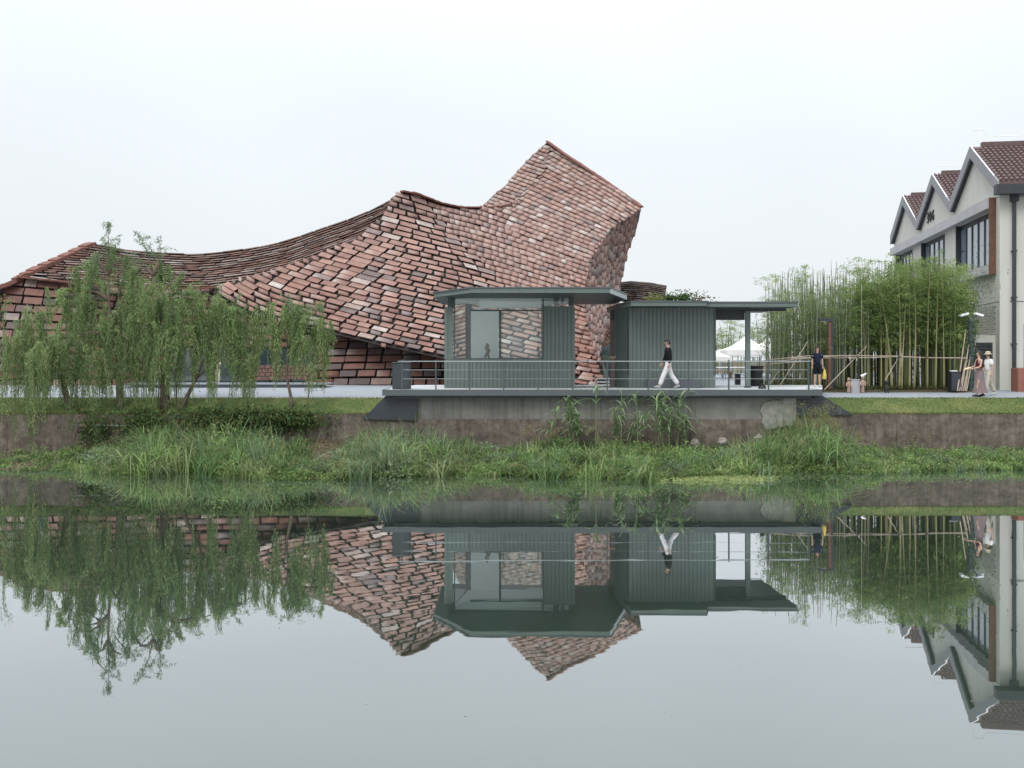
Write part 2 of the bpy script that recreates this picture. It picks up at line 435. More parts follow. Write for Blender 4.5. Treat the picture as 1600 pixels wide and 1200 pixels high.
# ------------------------------------------------------------------ the setting: water, bank, lawn, ground
def grid_sheet(name, xs, ys, zf, m):
    V = [(x, y, zf(x, y)) for y in ys for x in xs]; nx = len(xs)
    fs = np.array([(j * nx + i, j * nx + i + 1, (j + 1) * nx + i + 1, (j + 1) * nx + i) for j in range(len(ys) - 1) for i in range(nx - 1)])
    o = link(name, mesh_np(name, V, fs, m, smooth=True)); o['kind'] = 'structure'; return o

grid_sheet('water', [-300, 300], [2.5, 33.5], lambda x, y: 0, M_WATER)

# waterline row and top-of-growth row of the far bank, read along the photo
WL = np.array([(-300, 735), (0, 735), (110, 735), (150, 737), (230, 743), (300, 736), (380, 745), (420, 750), (560, 748), (700, 741), (800, 742), (900, 746), (1000, 750), (1100, 746), (1180, 744), (1250, 736), (1350, 740), (1450, 735), (1600, 732), (1900, 732)], float)
GT = np.array([(-300, 715), (0, 716), (95, 712), (150, 704), (190, 694), (225, 672), (245, 660), (300, 676), (400, 672), (470, 690), (505, 706), (545, 690), (590, 664), (640, 672), (700, 684), (760, 702), (830, 694), (900, 690), (1000, 694), (1100, 698), (1180, 690), (1240, 668), (1275, 654), (1310, 678), (1350, 702), (1440, 708), (1500, 717), (1560, 708), (1600, 704), (1900, 704)], float)
def wl_d(px): return F * CH / (np.interp(px, WL[:, 0], WL[:, 1]) - HY)
def bank_z(x, y):
    px = 800 + x * F / max(y, 1)
    d0 = wl_d(px)
    t = (y - d0) / (34.7 - d0)
    return max(-.6, -0.6 + .6 * (y - d0 + 2) / 2) if t < 0 else .28 * t + .62 * math.exp(-((x + 6.45) / .8) ** 2) * max(t - .25, 0)
grid_sheet('bank', list(np.linspace(-40, 40, 401)), list(np.linspace(26, 35.1, 27)), bank_z, M_GROUND)

WALL_Y = 34.7
LAWN_T = 36.1
def gz(x, y):   # plaza and path: rises very gently away from the canal
    return 2.11 + min(max((y - LAWN_T) * .012, 0), .2)
def lawn_z(x, y):
    t = min(max((y - WALL_Y) / (LAWN_T - WALL_Y), 0), 1)
    return 1.62 + .50 * math.sin(t * math.pi / 2) + .018 * math.sin(x * 1.7) * (1 - t)
# lawn left and right of the deck; its inner ends slope down beside the dark cheek plates
def lawn(xo, xb, xt, nm):
    """xo outer end; xb / xt: inner end at the wall and at the path"""
    V, fs = [], []; n = 60; k = 10
    for j in range(-1, k - 1):
        y = WALL_Y + .02 + (LAWN_T - WALL_Y) * max(j, 0) / (k - 2)
        xe = xb + (xt - xb) * max(j, 0) / (k - 2)
        for i in range(n):
            x = xo + (xe - xo) * i / (n - 1); V.append((x, y, lawn_z(x, y) if j >= 0 else .9))
    fs = np.array([(j * n + i, j * n + i + 1, (j + 1) * n + i + 1, (j + 1) * n + i) for j in range(k - 1) for i in range(n - 1)])
    if xe < xo: fs = fs[:, ::-1]
    o = link('lawn', mesh_np('lawn', V, fs, M_LAWN, smooth=True)); o['kind'] = 'structure'; return o
LX_B, LX_T = PX(655, WALL_Y), PX(655, LAWN_T)
RX_B, RX_T = PX(1236, WALL_Y), PX(1236, LAWN_T)
lawn(-45, LX_B, LX_T, 'left'); lawn(45, RX_B, RX_T, 'right')
grid_sheet('plaza', list(np.linspace(-60, 60, 25)), [LAWN_T - .01, 38, 41, 46, 53, 70, 90], gz, M_PLAZA)
grid_sheet('ground', [-900, 900], [88, 1500], lambda x, y: 2.27, M_GROUND)
grid_sheet('near_bank', [-300, 300], [-300, 3], lambda x, y: 1.9, M_GROUND)
# paving joints near the museum entrance are too far off to read; the low white ledge is built further down

# ------------------------------------------------------------------ the clay-tiled museum
class TPS:
    """smooth function through scattered values"""
    def __init__(s, pts, lam=0.0):
        a = np.array(pts, float); s.x = a[:, :2] / 300.; v = a[:, 2]; n = len(a)
        K = s.k(s.x, s.x) + lam * np.eye(n); A = np.hstack([np.ones((n, 1)), s.x])
        M_ = np.block([[K, A], [A.T, np.zeros((3, 3))]])
        w = np.linalg.solve(M_, np.concatenate([v, np.zeros(3)])); s.w, s.a = w[:n], w[n:]
    @staticmethod
    def k(p, q):
        r2 = ((p[:, None] - q[None]) ** 2).sum(-1)
        return np.where(r2 > 1e-12, .5 * r2 * np.log(np.maximum(r2, 1e-12)), 0)
    def __call__(s, x, y):
        x, y = np.broadcast_arrays(np.asarray(x, float), np.asarray(y, float)); sh = x.shape
        p = np.stack([x.ravel(), y.ravel()], 1) / 300.
        return (s.k(p, s.x) @ s.w + s.a[0] + p @ s.a[1:]).reshape(sh)

def unproj(x, y, d):
    return np.stack([(x - 800) * d / F, d + 0 * x, CH + (HY - y) * d / F], -1)

def in_poly(poly, x, y):
    poly = np.asarray(poly, float); x = np.asarray(x, float); y = np.asarray(y, float)
    r = np.zeros(np.broadcast(x, y).shape, bool); j = len(poly) - 1
    for i in range(len(poly)):
        xi, yi = poly[i]; xj, yj = poly[j]
        if yi != yj:
            r ^= ((yi > y) != (yj > y)) & (x < (xj - xi) * (y - yi) / (yj - yi) + xi)
        j = i
    return r

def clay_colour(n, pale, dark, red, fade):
    """own colours of n fired tiles: brick red to salmon, some dark-fired, some pale-glazed; red also paints in the shade of lower walls"""
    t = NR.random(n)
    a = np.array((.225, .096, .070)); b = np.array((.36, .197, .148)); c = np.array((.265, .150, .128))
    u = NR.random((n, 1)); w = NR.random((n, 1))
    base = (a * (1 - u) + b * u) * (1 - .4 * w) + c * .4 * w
    base = base * (1 - .55 * red[:, None]) + np.array((.150, .058, .046)) * .55 * red[:, None]  # red puts the shade of the lower walls into the tile colour
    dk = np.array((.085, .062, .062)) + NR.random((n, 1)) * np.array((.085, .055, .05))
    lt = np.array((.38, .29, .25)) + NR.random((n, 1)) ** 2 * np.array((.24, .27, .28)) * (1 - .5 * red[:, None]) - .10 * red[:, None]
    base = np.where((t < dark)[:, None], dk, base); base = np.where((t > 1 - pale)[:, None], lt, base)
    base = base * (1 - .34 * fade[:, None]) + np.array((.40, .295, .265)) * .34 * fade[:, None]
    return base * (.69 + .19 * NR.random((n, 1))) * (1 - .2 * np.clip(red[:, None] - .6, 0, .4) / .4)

class Shell:
    """tiled skin: outline and depth read from the photograph, courses follow given rows, tiles are solid slabs"""
    def __init__(s, poly, depth, rows, lenf, gapf, cover=.8, shear=None, swap=False, thick=.035, lift=.055,
                 pale=lambda x, y: 0 * x + .08, dark=lambda x, y: 0 * x + .1, red=lambda x, y: 0 * x, fade=lambda x, y: 0 * x, rag=3.0, jit=.012, lenvar=.35):
        s.poly, s.depth = poly, depth
        quads, cen, gx = [], [], []
        p0 = np.array(poly, float)
        lo, hi = (p0[:, 1].min(), p0[:, 1].max()) if swap else (p0[:, 0].min(), p0[:, 0].max())
        for i in range(len(rows) - 1):
            ts = np.arange(lo - 2, hi + 3, 1.0)
            r0, r1 = rows[i](ts), rows[i + 1](ts); mid = r0 * .5 + r1 * .5
            ok = in_poly(poly, mid, ts) if swap else in_poly(poly, ts, mid)
            idx = np.flatnonzero(ok)
            if len(idx) < 3: continue
            for run in np.split(idx, np.flatnonzero(np.diff(idx) > 1) + 1):
                if len(run) < 3: continue
                a, e = ts[run[0]], ts[run[-1]]
                a -= RND.uniform(0, rag); e += RND.uniform(0, rag)
                t = a - RND.uniform(0, 1) * float(lenf(*((r0[run[0]], a) if swap else (a, r0[run[0]]))))
                while t < e - .8:
                    m_ = float(np.interp(t, ts, mid))
                    q = (m_, t) if swap else (t, m_)
                    L = float(lenf(*q)) * RND.uniform(1 - lenvar, 1 + lenvar * .75); g = float(gapf(*q)) * RND.uniform(.6, 1.3)
                    b = min(t + L, e); t0 = max(t, a)
                    if b - t0 > max(1.6, .18 * L):
                        sh = float(shear(*q)) if shear else 0
                        y0a, y1a = np.interp(t0, ts, r0), np.interp(t0, ts, r1); y0b, y1b = np.interp(b, ts, r0), np.interp(b, ts, r1)
                        h = y1a - y0a; cv = cover(*q) if callable(cover) else cover
                        if swap: c4 = [(y0a, t0), (y0b, b), (y0b + cv * (y1b - y0b), b), (y0a + cv * h, t0)]
                        else: c4 = [(t0 + sh * h, np.interp(t0 + sh * h, ts, r0)), (b + sh * h, np.interp(b + sh * h, ts, r0)), (b, y0b + cv * (y1b - y0b)), (t0, y0a + cv * h)]
                        quads.append(c4)
                    t = b + g if t + L < e else e
        Q = np.array(quads); n = len(Q)
        c = Q.mean(1); s.cen = c
        V = unproj(Q[..., 0], Q[..., 1], depth(Q[..., 0], Q[..., 1]))
        nrm = np.cross(V[:, 1] - V[:, 0], V[:, 3] - V[:, 0]); nrm /= np.linalg.norm(nrm, axis=1, keepdims=True) + 1e-9
        flip = (nrm * (np.array((0, 0, CH)) - V[:, 0])).sum(1) < 0; nrm[flip] *= -1
        jl = NR.normal(0, jit, (n, 1, 1))
        off = np.array((.25, .25, 1.0, 1.0))[None, :, None] * lift + jl + NR.normal(0, jit * .5, (n, 4, 1))
        s.fr = V + nrm[:, None] * off; s.nrm = nrm; s.thick = thick
        s.rgb = clay_colour(n, pale(c[:, 0], c[:, 1]), dark(c[:, 0], c[:, 1]), red(c[:, 0], c[:, 1]), fade(c[:, 0], c[:, 1]))
        s.area = np.abs((Q[:, 1, 0] - Q[:, 3, 0]) * (Q[:, 0, 1] - Q[:, 2, 1]) - (Q[:, 1, 1] - Q[:, 3, 1]) * (Q[:, 0, 0] - Q[:, 2, 0])) / 2
    def under(s, name, parent, step=10, thick=.3, back=.06, m=None):
        """the solid layer the tiles hang on"""
        p = np.array(s.poly, float)
        xs, ys = np.meshgrid(np.arange(p[:, 0].min(), p[:, 0].max(), step), np.arange(p[:, 1].min(), p[:, 1].max(), step))
        ok = in_poly(s.poly, xs, ys); pts = [Vector((float(x), float(y))) for x, y in s.poly]; nb = len(pts)
        for x, y in zip(xs[ok], ys[ok]): pts.append(Vector((float(x), float(y))))
        r = delaunay_2d_cdt(pts, [], [list(range(nb))], 1, 1e-4)
        v2 = np.array([(v.x, v.y) for v in r[0]])
        V = unproj(v2[:, 0], v2[:, 1], s.depth(v2[:, 0], v2[:, 1]) + back)
        T = np.array([f for f in r[2] if len(f) == 3])
        nv = len(V); e_count = {}
        for t in T:
            for a, b in ((t[0], t[1]), (t[1], t[2]), (t[2], t[0])): e_count[(a, b)] = 1
        rim = [(a, b) for a, b in e_count if (b, a) not in e_count]
        W = V.copy(); W[:, 1] += thick
        fs = [list(t) for t in T] + [[x + nv for x in t[::-1]] for t in T] + [[b, a, a + nv, b + nv] for a, b in rim]
        return link(name, mesh_np(name, np.vstack([V, W]), fs, m or M_BACK), parent)
    def boxes(s, keep):
        fr = s.fr[keep]; n = len(fr); bk = fr - s.nrm[keep][:, None] * s.thick
        V = np.concatenate([fr, bk], 1).reshape(-1, 3)
        f1 = np.array([(0, 1, 2, 3), (0, 4, 5, 1), (1, 5, 6, 2), (2, 6, 7, 3), (3, 7, 4, 0)])
        fs = (np.arange(n)[:, None, None] * 8 + f1[None]).reshape(-1, 4)
        col = np.repeat(s.rgb[keep][:, None], 8, 1).reshape(-1, 3)
        # some tiles fire paler towards one end
        k = NR.random(n) < .30; w = np.zeros((n, 8)); w[:, [0, 3, 4, 7]] = np.where(k, .55, 0)[:, None]
        w = w.reshape(-1, 1); col = col * (1 - w) + (np.array((.40, .34, .31)) * .6 + col * .4) * w
        return V, fs, col

museum = thing('museum', 'sweeping brick-red museum clad in clay tiles rising to two points behind the pavilions', 'museum', (-2, 50, 2.2))

A_poly = [(332, 456), (345, 446), (425, 425), (500, 398), (565, 370), (600, 334), (620, 304), (628, 300), (650, 304), (690, 319), (720, 325), (752, 325), (780, 323),
          (800, 319), (818, 300), (838, 278), (850, 262), (854, 238), (855, 222), (880, 240), (930, 274), (970, 301), (1002, 324), (990, 332), (958, 352), (948, 364),
          (936, 382), (926, 400), (918, 415), (915, 445), (912, 470), (916, 500), (925, 540), (934, 566), (947, 607), (890, 606), (800, 583), (695, 561), (600, 541),
          (530, 524), (440, 503), (390, 484)]
A_depth = TPS([(340, 448, 51.9), (390, 485, 50.7), (440, 505, 50), (530, 525, 48.5), (695, 560, 46.5), (800, 585, 45.5), (900, 603, 44.6), (945, 606, 44.2),
               (430, 425, 52.6), (500, 400, 53.4), (565, 372, 54.0), (600, 335, 54.4), (628, 300, 54.5), (520, 460, 50.8), (600, 450, 50.4), (700, 480, 49.5), (800, 500, 48.8),
               (690, 320, 58), (750, 325, 62), (720, 380, 55), (800, 430, 54), (850, 400, 56), (800, 320, 64), (855, 222, 68), (930, 272, 64), (1002, 324, 60),
               (900, 330, 61), (950, 362, 57), (920, 410, 54), (912, 470, 50.5), (925, 540, 47), (860, 520, 48), (740, 450, 51.5)], lam=.002)
def trace(y0, x0, slope, lo, hi, st=6.0):
    """rows follow the direction field from (x0, y0) both ways"""
    def go(sg):
        x, y = x0, y0; o = []
        while lo - 12 < x < hi + 12:
            k1 = float(slope(x, y)); k2 = float(slope(x + sg * st / 2, y + sg * st / 2 * k1)); y = y + sg * st * k2; x = x + sg * st; o.append((x, y))
        return o
    pts = np.array(go(-1)[::-1] + [(x0, y0)] + go(1))
    return lambda t, pts=pts: np.interp(t, pts[:, 0], pts[:, 1])
A_v = TPS([(340, 456, 0), (390, 484, 0), (440, 503, 0), (530, 524, 0), (600, 541, 0), (695, 561, 0), (800, 583, 0), (900, 604, 0), (960, 613, 0), (345, 446, 1), (400, 433, 5.2), (500, 398, 12.1), (560, 374, 16.2),
  (600, 335, 21.4), (628, 300, 25.5), (700, 363, 21.3), (700, 321, 25.7), (750, 325, 26.6), (800, 390, 21.4), (800, 319, 29.3), (900, 425, 21.3), (930, 400, 25.5), (958, 350, 33.8), (960, 294, 41.5),
  (1002, 324, 41.3), (855, 222, 43), (855, 300, 34.2), (900, 350, 30.4), (600, 440, 10.5), (700, 460, 10.8), (800, 490, 10.4), (900, 515, 10.6), (500, 457, 6.1), (440, 468, 3.4)], lam=.01)
_xs = np.arange(326, 1010, 4.0); _ys = np.arange(180, 660, 2.0)
_vv = A_v(*np.meshgrid(_xs, _ys))
def v_row(k):
    # height of course k at every x: the course index falls steadily downwards
    yy = np.array([np.interp(-k, -_vv[:, i][np.argmax(_vv[:, i]):], _ys[np.argmax(_vv[:, i]):], left=_ys[0] - 40 + (k - 45), right=_ys[-1]) for i in range(len(_xs))])
    return lambda t, yy=yy: np.interp(t, _xs, yy)
A_rows = [v_row(k) for k in np.arange(46, -3, -.86)]
def joint_x(y): return np.interp(y, [300, 320, 370, 410, 440, 470, 520, 620], [640, 655, 700, 742, 768, 800, 860, 900])   # open joints left of this line
def A_open(x, y): return np.clip((joint_x(y) - np.asarray(x, float)) / 12 + .5, 0, 1)
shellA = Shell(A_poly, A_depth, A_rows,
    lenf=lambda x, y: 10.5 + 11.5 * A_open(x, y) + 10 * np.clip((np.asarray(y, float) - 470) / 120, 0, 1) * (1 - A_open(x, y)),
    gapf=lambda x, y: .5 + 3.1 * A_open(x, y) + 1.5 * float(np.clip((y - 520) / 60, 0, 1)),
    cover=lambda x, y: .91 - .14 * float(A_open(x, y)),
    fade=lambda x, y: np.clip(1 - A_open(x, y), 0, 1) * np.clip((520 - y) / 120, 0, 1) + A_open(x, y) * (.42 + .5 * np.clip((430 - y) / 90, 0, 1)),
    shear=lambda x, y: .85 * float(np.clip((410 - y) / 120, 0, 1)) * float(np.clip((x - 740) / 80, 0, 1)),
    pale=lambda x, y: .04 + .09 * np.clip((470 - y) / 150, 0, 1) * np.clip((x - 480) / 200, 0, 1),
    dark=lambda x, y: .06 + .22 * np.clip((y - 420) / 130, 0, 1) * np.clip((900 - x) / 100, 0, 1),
    red=lambda x, y: np.clip((y - 330) / 200, 0, 1) * .6)  # redder, darker tiles low down paint the shade there

A2_poly = [(748, 326), (757, 319), (770, 306), (790, 290), (800, 277), (820, 255), (838, 237), (855, 222), (854, 238), (850, 262), (838, 278), (818, 300), (800, 319), (780, 324)]
_b = [(854, 238), (850, 262), (838, 278), (818, 300), (800, 319), (780, 324)]
A2_depth = TPS([(x_, y_, float(A_depth(x_, y_)) + .03) for x_, y_ in _b] + [(748, 326, 64), (770, 306, 66), (800, 277, 68), (838, 237, 69), (855, 222, 68.1)], lam=.002)
shellA2 = Shell(A2_poly, A2_depth, [trace(y, 800, lambda x, y: .34, 740, 860) for y in np.arange(190, 350, 6.4)],
    lenf=lambda x, y: 9.5, gapf=lambda x, y: .5, cover=.88, shear=lambda x, y: .5,
    pale=lambda x, y: 0 * x + .16, dark=lambda x, y: 0 * x + .03, fade=lambda x, y: 0 * x + 1)

E_top = np.array([(20, 372), (100, 378), (145, 381), (165, 384), (200, 391), (250, 395), (300, 397), (330, 396), (400, 387), (450, 376), (500, 358), (550, 341), (600, 320), (624, 302)], float)
E_poly = [(36, 430), (60, 420), (100, 402), (145, 380)] + [tuple(p) for p in E_top[3:]] + [(624, 312), (602, 337), (566, 373), (501, 401), (426, 428), (346, 449), (300, 451), (200, 449), (150, 444), (100, 438)]
E_depth = TPS([(36, 430, 50.5), (100, 438, 51), (200, 449, 51.5), (346, 449, 53), (426, 428, 54.2), (501, 401, 54.7), (566, 373, 54.8), (602, 337, 54.8), (624, 305, 55),
               (145, 381, 58), (200, 391, 62), (300, 397, 66), (400, 387, 66), (500, 358, 63), (600, 320, 57.5), (300, 430, 57), (450, 400, 60)], lam=.002)
def e_row(k):
    return lambda t, k=k: np.interp(t, E_top[:, 0], E_top[:, 1]) + k * (3.55 + .25 * np.clip((300 - t) / 300, 0, 1)) + .08 * k * np.clip((140 - t) / 100, 0, 1)
shellE = Shell(E_poly, E_depth, [e_row(k) for k in range(-1, 21)], lenf=lambda x, y: 26, gapf=lambda x, y: 2.2, cover=.6, lift=.12, thick=.07, jit=.012,
    pale=lambda x, y: 0 * x + .34, dark=lambda x, y: 0 * x + .05, fade=lambda x, y: 0 * x + .8, rag=1)  # many pale, faded tiles stand in for sky-lit tile tops

B_poly = [(1002, 324), (998, 345), (990, 370), (979, 398), (974, 425), (970, 442), (966, 478), (952, 508), (941, 536), (935, 566), (925, 540), (916, 500), (912, 470), (915, 445), (918, 415), (926, 400), (936, 382), (948, 364), (958, 352), (990, 332)]
B_depth = TPS([(1002, 324, 60.02), (958, 352, 57.8), (926, 400, 54.8), (912, 470, 50.6), (925, 540, 47.1), (935, 566, 46.2), (990, 370, 63), (974, 425, 62), (966, 478, 58), (941, 536, 50)], lam=.002)
def b_row(k):
    # steep courses seen nearly edge-on
    return lambda t, k=k: 905 + 3.3 * k + np.interp(t, [320, 360, 400, 470, 560], [20, 12, 5, 0, 2]) * (.6 + .02 * k)
shellB = Shell(B_poly, B_depth, [b_row(k) for k in range(-2, 32)], lenf=lambda x, y: 15, gapf=lambda x, y: .8, cover=.80, swap=True, lift=.06, thick=.04, jit=.02,
    pale=lambda x, y: 0 * x + .01, dark=lambda x, y: 0 * x + .2, fade=lambda x, y: 0 * x + .5, rag=2)

# far wing of the roof to the right of the tower
W_poly = [(968, 441), (985, 439), (1012, 441), (1042, 446), (1040, 458), (1038, 470), (1000, 476), (968, 470)]
W_depth = TPS([(968, 441, 68), (1012, 441, 68), (1042, 446, 66), (968, 470, 64), (1038, 470, 64), (1000, 458, 63)])
def w_row(k): return lambda t, k=k: np.interp(t, [960, 985, 1012, 1045], [436, 434, 436, 441]) + k * 3.0 + np.interp(t, [960, 1045], [0, 1]) * k * .1
shellW = Shell(W_poly, W_depth, [w_row(k) for k in range(0, 14)], lenf=lambda x, y: 16, gapf=lambda x, y: 1.2, cover=.66, lift=.12, pale=lambda x, y: 0 * x + .4, dark=lambda x, y: 0 * x + .04, fade=lambda x, y: 0 * x + 1.2, rag=1)

# upright lower wall: left part beside the willows, right part under the swooping eave
D_poly = [(-60, 470), (0, 452), (36, 431), (100, 439), (200, 450), (345, 449), (392, 480), (440, 494), (530, 513), (600, 529), (695, 549), (800, 572), (890, 607),
          (500, 606), (480, 600), (470, 556), (235, 552), (225, 606), (-60, 606)]
D_depth = TPS([(-60, 470, 49.6), (36, 431, 50.2), (345, 450, 52.4), (530, 513, 50.3), (600, 529, 49.4), (695, 549, 48.5), (890, 606, 47.4), (-60, 606, 48.6), (225, 606, 48.6), (480, 600, 49.0), (600, 606, 48.5), (700, 606, 48.0)])
def d_row(k):
    y0 = 424 + 13.2 * k
    f = min(max((560 - y0) / 130, -.2), 1)
    return lambda t: y0 + f * .10 * (np.clip(t, -60, 200) - 60) + 2 * np.sin(np.asarray(t) / 90. + k * .3) - np.clip((np.asarray(t) - 500) / 400, 0, 1) * 6 * max(f, 0)
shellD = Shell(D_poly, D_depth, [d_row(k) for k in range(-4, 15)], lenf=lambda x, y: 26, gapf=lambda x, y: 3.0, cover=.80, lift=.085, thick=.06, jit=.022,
    pale=lambda x, y: 0 * x + .04, dark=lambda x, y: 0 * x + .30, red=lambda x, y: 0 * x + 1, rag=1)  # full red paints this wall's shade into its tiles

M_TILES = attr_mat('fired_clay_tiles'); M_TILE1 = attr_mat('fired_clay_tile', True)
shells = [('front_roof', shellA), ('tower_roof', shellA2), ('valley_roof', shellE), ('tower_side', shellB), ('far_wing_roof', shellW), ('lower_wall', shellD)]
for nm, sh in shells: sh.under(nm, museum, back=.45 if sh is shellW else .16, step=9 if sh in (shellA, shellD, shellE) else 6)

# the 300 tiles that show largest become objects of their own, the rest one part
def hidden(x, y):
    return (100 < x < 520 and y > 455) or (690 < x < 900 and y > 445 and not (785 < x < 845 and 490 < y < 556)) or (y > 604) or x < 4
cands = []
for si, (nm, sh) in enumerate(shells):
    for i in range(len(sh.cen)):
        if not hidden(*sh.cen[i]): cands.append((sh.area[i], si, i))
cands.sort(reverse=True)
single = {(si, i) for _a, si, i in cands[:298]}
unit = MB()
unit.add([(-.5, 0, .5), (.5, 0, .5), (.5, 0, -.5), (-.5, 0, -.5), (-.5, 1, .5), (.5, 1, .5), (.5, 1, -.5), (-.5, 1, -.5)],
         [(3, 2, 1, 0), (0, 1, 5, 4), (1, 2, 6, 5), (2, 3, 7, 6), (3, 0, 4, 7), (4, 5, 6, 7)])
unit_me = unit.mesh('tile', M_TILE1)
mus_inv = Matrix.Translation(museum.location).inverted()
aV, aF, aC, b0 = [], [], [], 0
for si, (nm, sh) in enumerate(shells):
    keep = np.array([(si, i) not in single for i in range(len(sh.cen))])
    V, fs, col = sh.boxes(keep); aV.append(V); aF.append(fs + b0); aC.append(col); b0 += len(V)
    for i in np.flatnonzero(~keep):
        f = sh.fr[i]; c = Vector(f.mean(0))
        ux = Vector((f[1] + f[2] - f[0] - f[3]) / 2); L = ux.length; ux.normalize()
        uz = Vector((f[0] + f[1] - f[2] - f[3]) / 2); H = uz.length
        ny = Vector(-sh.nrm[i]); uz = (uz - ux * uz.dot(ux)).normalized(); n2 = uz.cross(ux)   # n2 points inward (local +y)
        if n2.dot(ny) < 0: n2 = -n2
        R3 = Matrix((ux, n2, uz)).transposed()
        o = bpy.data.objects.new('tile', unit_me); COL.objects.link(o)
        o.location = c; o.rotation_euler = R3.to_euler(); o.scale = (L, sh.thick, H)
        o.parent = museum; o.matrix_parent_inverse = mus_inv
        o.color = (*sh.rgb[i], .5 if RND.random() < .2 else 0.0)
o = link('tiles', mesh_np('tiles', np.vstack(aV), np.vstack(aF), M_TILES, np.vstack(aC)), museum); o['kind'] = 'stuff'

# stepped hip tiles up the left verge and along the joints of the tower
hip = [(-30, 466, 49.4), (0, 452, 49.6), (36, 433, 50.2), (60, 421, 51.6), (100, 403, 54.6), (145, 381, 58)]
hp = [P(*h) for h in hip]
def along(pts, n):
    seg = [(b - a).length for a, b in zip(pts, pts[1:])]; T = sum(seg); out = []
    for k in range(n + 1):
        t = T * k / n
        for i, sl in enumerate(seg):
            if t <= sl or i == len(seg) - 1: out.append(pts[i].lerp(pts[i + 1], min(t / sl, 1))); break
            t -= sl
    return out
hpts = along(hp, 17)
M_HIP = mat('dark_red_clay', (.17, .075, .058), .75, .25, var=.22, scale=3)
for i, (a, b) in enumerate(zip(hpts, hpts[1:])):
    d = (b - a)
    MB().bar(a + Vector((0, -.1, .05)) - d * .06, b + Vector((0, -.1, -.02 + .07 * (i % 2))) + d * .05, .5, .2).build('hip_tile', M_HIP, museum)
# thin capping pieces on the skyline
def cap(name, pts, w, n):
    q = along([P(*p) for p in pts], n); m = MB()
    for i, (a, b) in enumerate(zip(q, q[1:])): m.bar(a + Vector((0, -.05, .02 + .03 * RND.random())), b + Vector((0, -.05, .02 + .03 * RND.random())), w, .09)
    m.build(name, M_HIP, museum)
cap('ridge_capping', [(628, 300, 54.6), (650, 304, 55.4), (690, 319, 58), (720, 325, 60), (750, 325, 62)], .3, 18)
cap('verge_capping', [(855, 222, 68), (880, 240, 66.8), (930, 273, 64), (970, 301, 62), (1002, 324, 60)], .3, 22)
cap('valley_lining', [(748, 326, 63), (780, 324, float(A_depth(780, 324)) - .1), (800, 319, float(A_depth(800, 319)) - .1)], .12, 4)
cap('eave_capping', [(30, 434, 50.0), (100, 441, 50.3), (200, 451.5, 50.7), (300, 452, 51.6), (352, 449, 52.3)], .5, 26)

# entrance: dark glazing set back behind the willows, under a small tiled hood
e = MB(); e.box(PX(220, 49), PX(486, 49), 49.2, 49.3, 2.2, PZ(545, 49.2)); e.build('entrance_glazing', M_DGLASS, museum)
for px in (262, 300, 338, 378, 418, 452): MB().box(PX(px, 49) - .04, PX(px, 49) + .04, 49.05, 49.19, 2.2, PZ(547, 49.2)).build('entrance_mullion', M_DARK, museum)
hood = MB()
for r in range(4):
    for k in range(11):
        px = 392 + k * 9 + (r % 2) * 4; y = 574 + r * 6 - k * .2
        c = P(px, y, 47.6 - r * .18)
        hood.box(c.x - .12, c.x + .12, c.y - .03, c.y + .03, c.z - .09, c.z + .09, M=Matrix.Translation(c) @ Matrix.Rotation(-.5, 4, 'X') @ Matrix.Rotation(RND.uniform(-.2, .2), 4, 'Y') @ Matrix.Translation(-c))
hood.build('hood_tiles', mat('dull_clay', (.105, .062, .05), .85, .2, var=.35, scale=5), museum)['kind'] = 'stuff'
# doorway cut under the tower, right of the eave
dv = MB(); dv.plate([P(938, 545, 48.6), P(958, 535, 49.2), P(958, 606, 48.8), P(946, 606, 48.2)], (.4, 1.2, 0)); dv.build('side_entrance', M_DGLASS, museum)
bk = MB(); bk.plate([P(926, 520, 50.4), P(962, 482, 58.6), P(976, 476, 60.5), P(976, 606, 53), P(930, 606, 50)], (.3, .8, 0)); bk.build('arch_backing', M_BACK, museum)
for k in range(17):      # tile courses under the arch, one bar each
    t = k / 16
    a = P(965.5 - 33 * t - 3 * math.sin(t * math.pi), 480 + 78 * t, 57.2 - 10.2 * t); b = P(975.5 - 37 * t - 2 * math.sin(t * math.pi), 491 + 79 * t, 58.6 - 10.2 * t)
    MB().bar(a, b, .10, .16).build('arch_course', M_HIP, museum)

# low white ledge in front of the entrance
lg = MB(); lg.box(PX(205, 45.5), PX(500, 45.5), 45.5, 46.9, 2.1, 2.36); lg.box(PX(195, 45.5), PX(512, 45.5), 45.35, 47.0, 2.36, 2.42)
tag(lg.build('stone_ledge', M_PLAZA), 'long low pale stone ledge in front of the museum entrance', 'ledge')

# ------------------------------------------------------------------ canal wall, concrete base, dark cheek plates
wall = thing('retaining_wall', 'long stained brown canal retaining wall below the lawn and the deck', 'wall', (0, WALL_Y, 0))
edges = [-45, -34, -24.5, -17.6, -12.4, -6.3, PX(645, WALL_Y), 1.6, 6.2, PX(1244, WALL_Y), 13.4, 18.9, 25, 34, 45]
for a, b in zip(edges, edges[1:]):
    top = 1.425 if a > -4 and b < 10.2 else 1.60 + RND.uniform(-.015, .015)
    dy = RND.uniform(0, .012)
    MB().box(a + .008, b - .008, WALL_Y + dy, WALL_Y + .4, -1.2, top).build('wall_panel', M_CANAL, wall)
MB().box(-45, 45, WALL_Y + .41, WALL_Y + .5, -1.2, 1.4).build('wall_core', M_BACK, wall)
cw = thing('concrete_wall', 'pale grey concrete base wall in the shade under the deck edge', 'wall', (2.5, 34.75, 1.4))
M_CONC2 = mat('weathered_pale_concrete', (.205, .205, .185), .9, .15, var=.28, scale=1.3, bump=.1, detail=9)
ce = [PX(645, 34.9), 0.2, 3.1, 6.4, PX(1246, 34.9)]
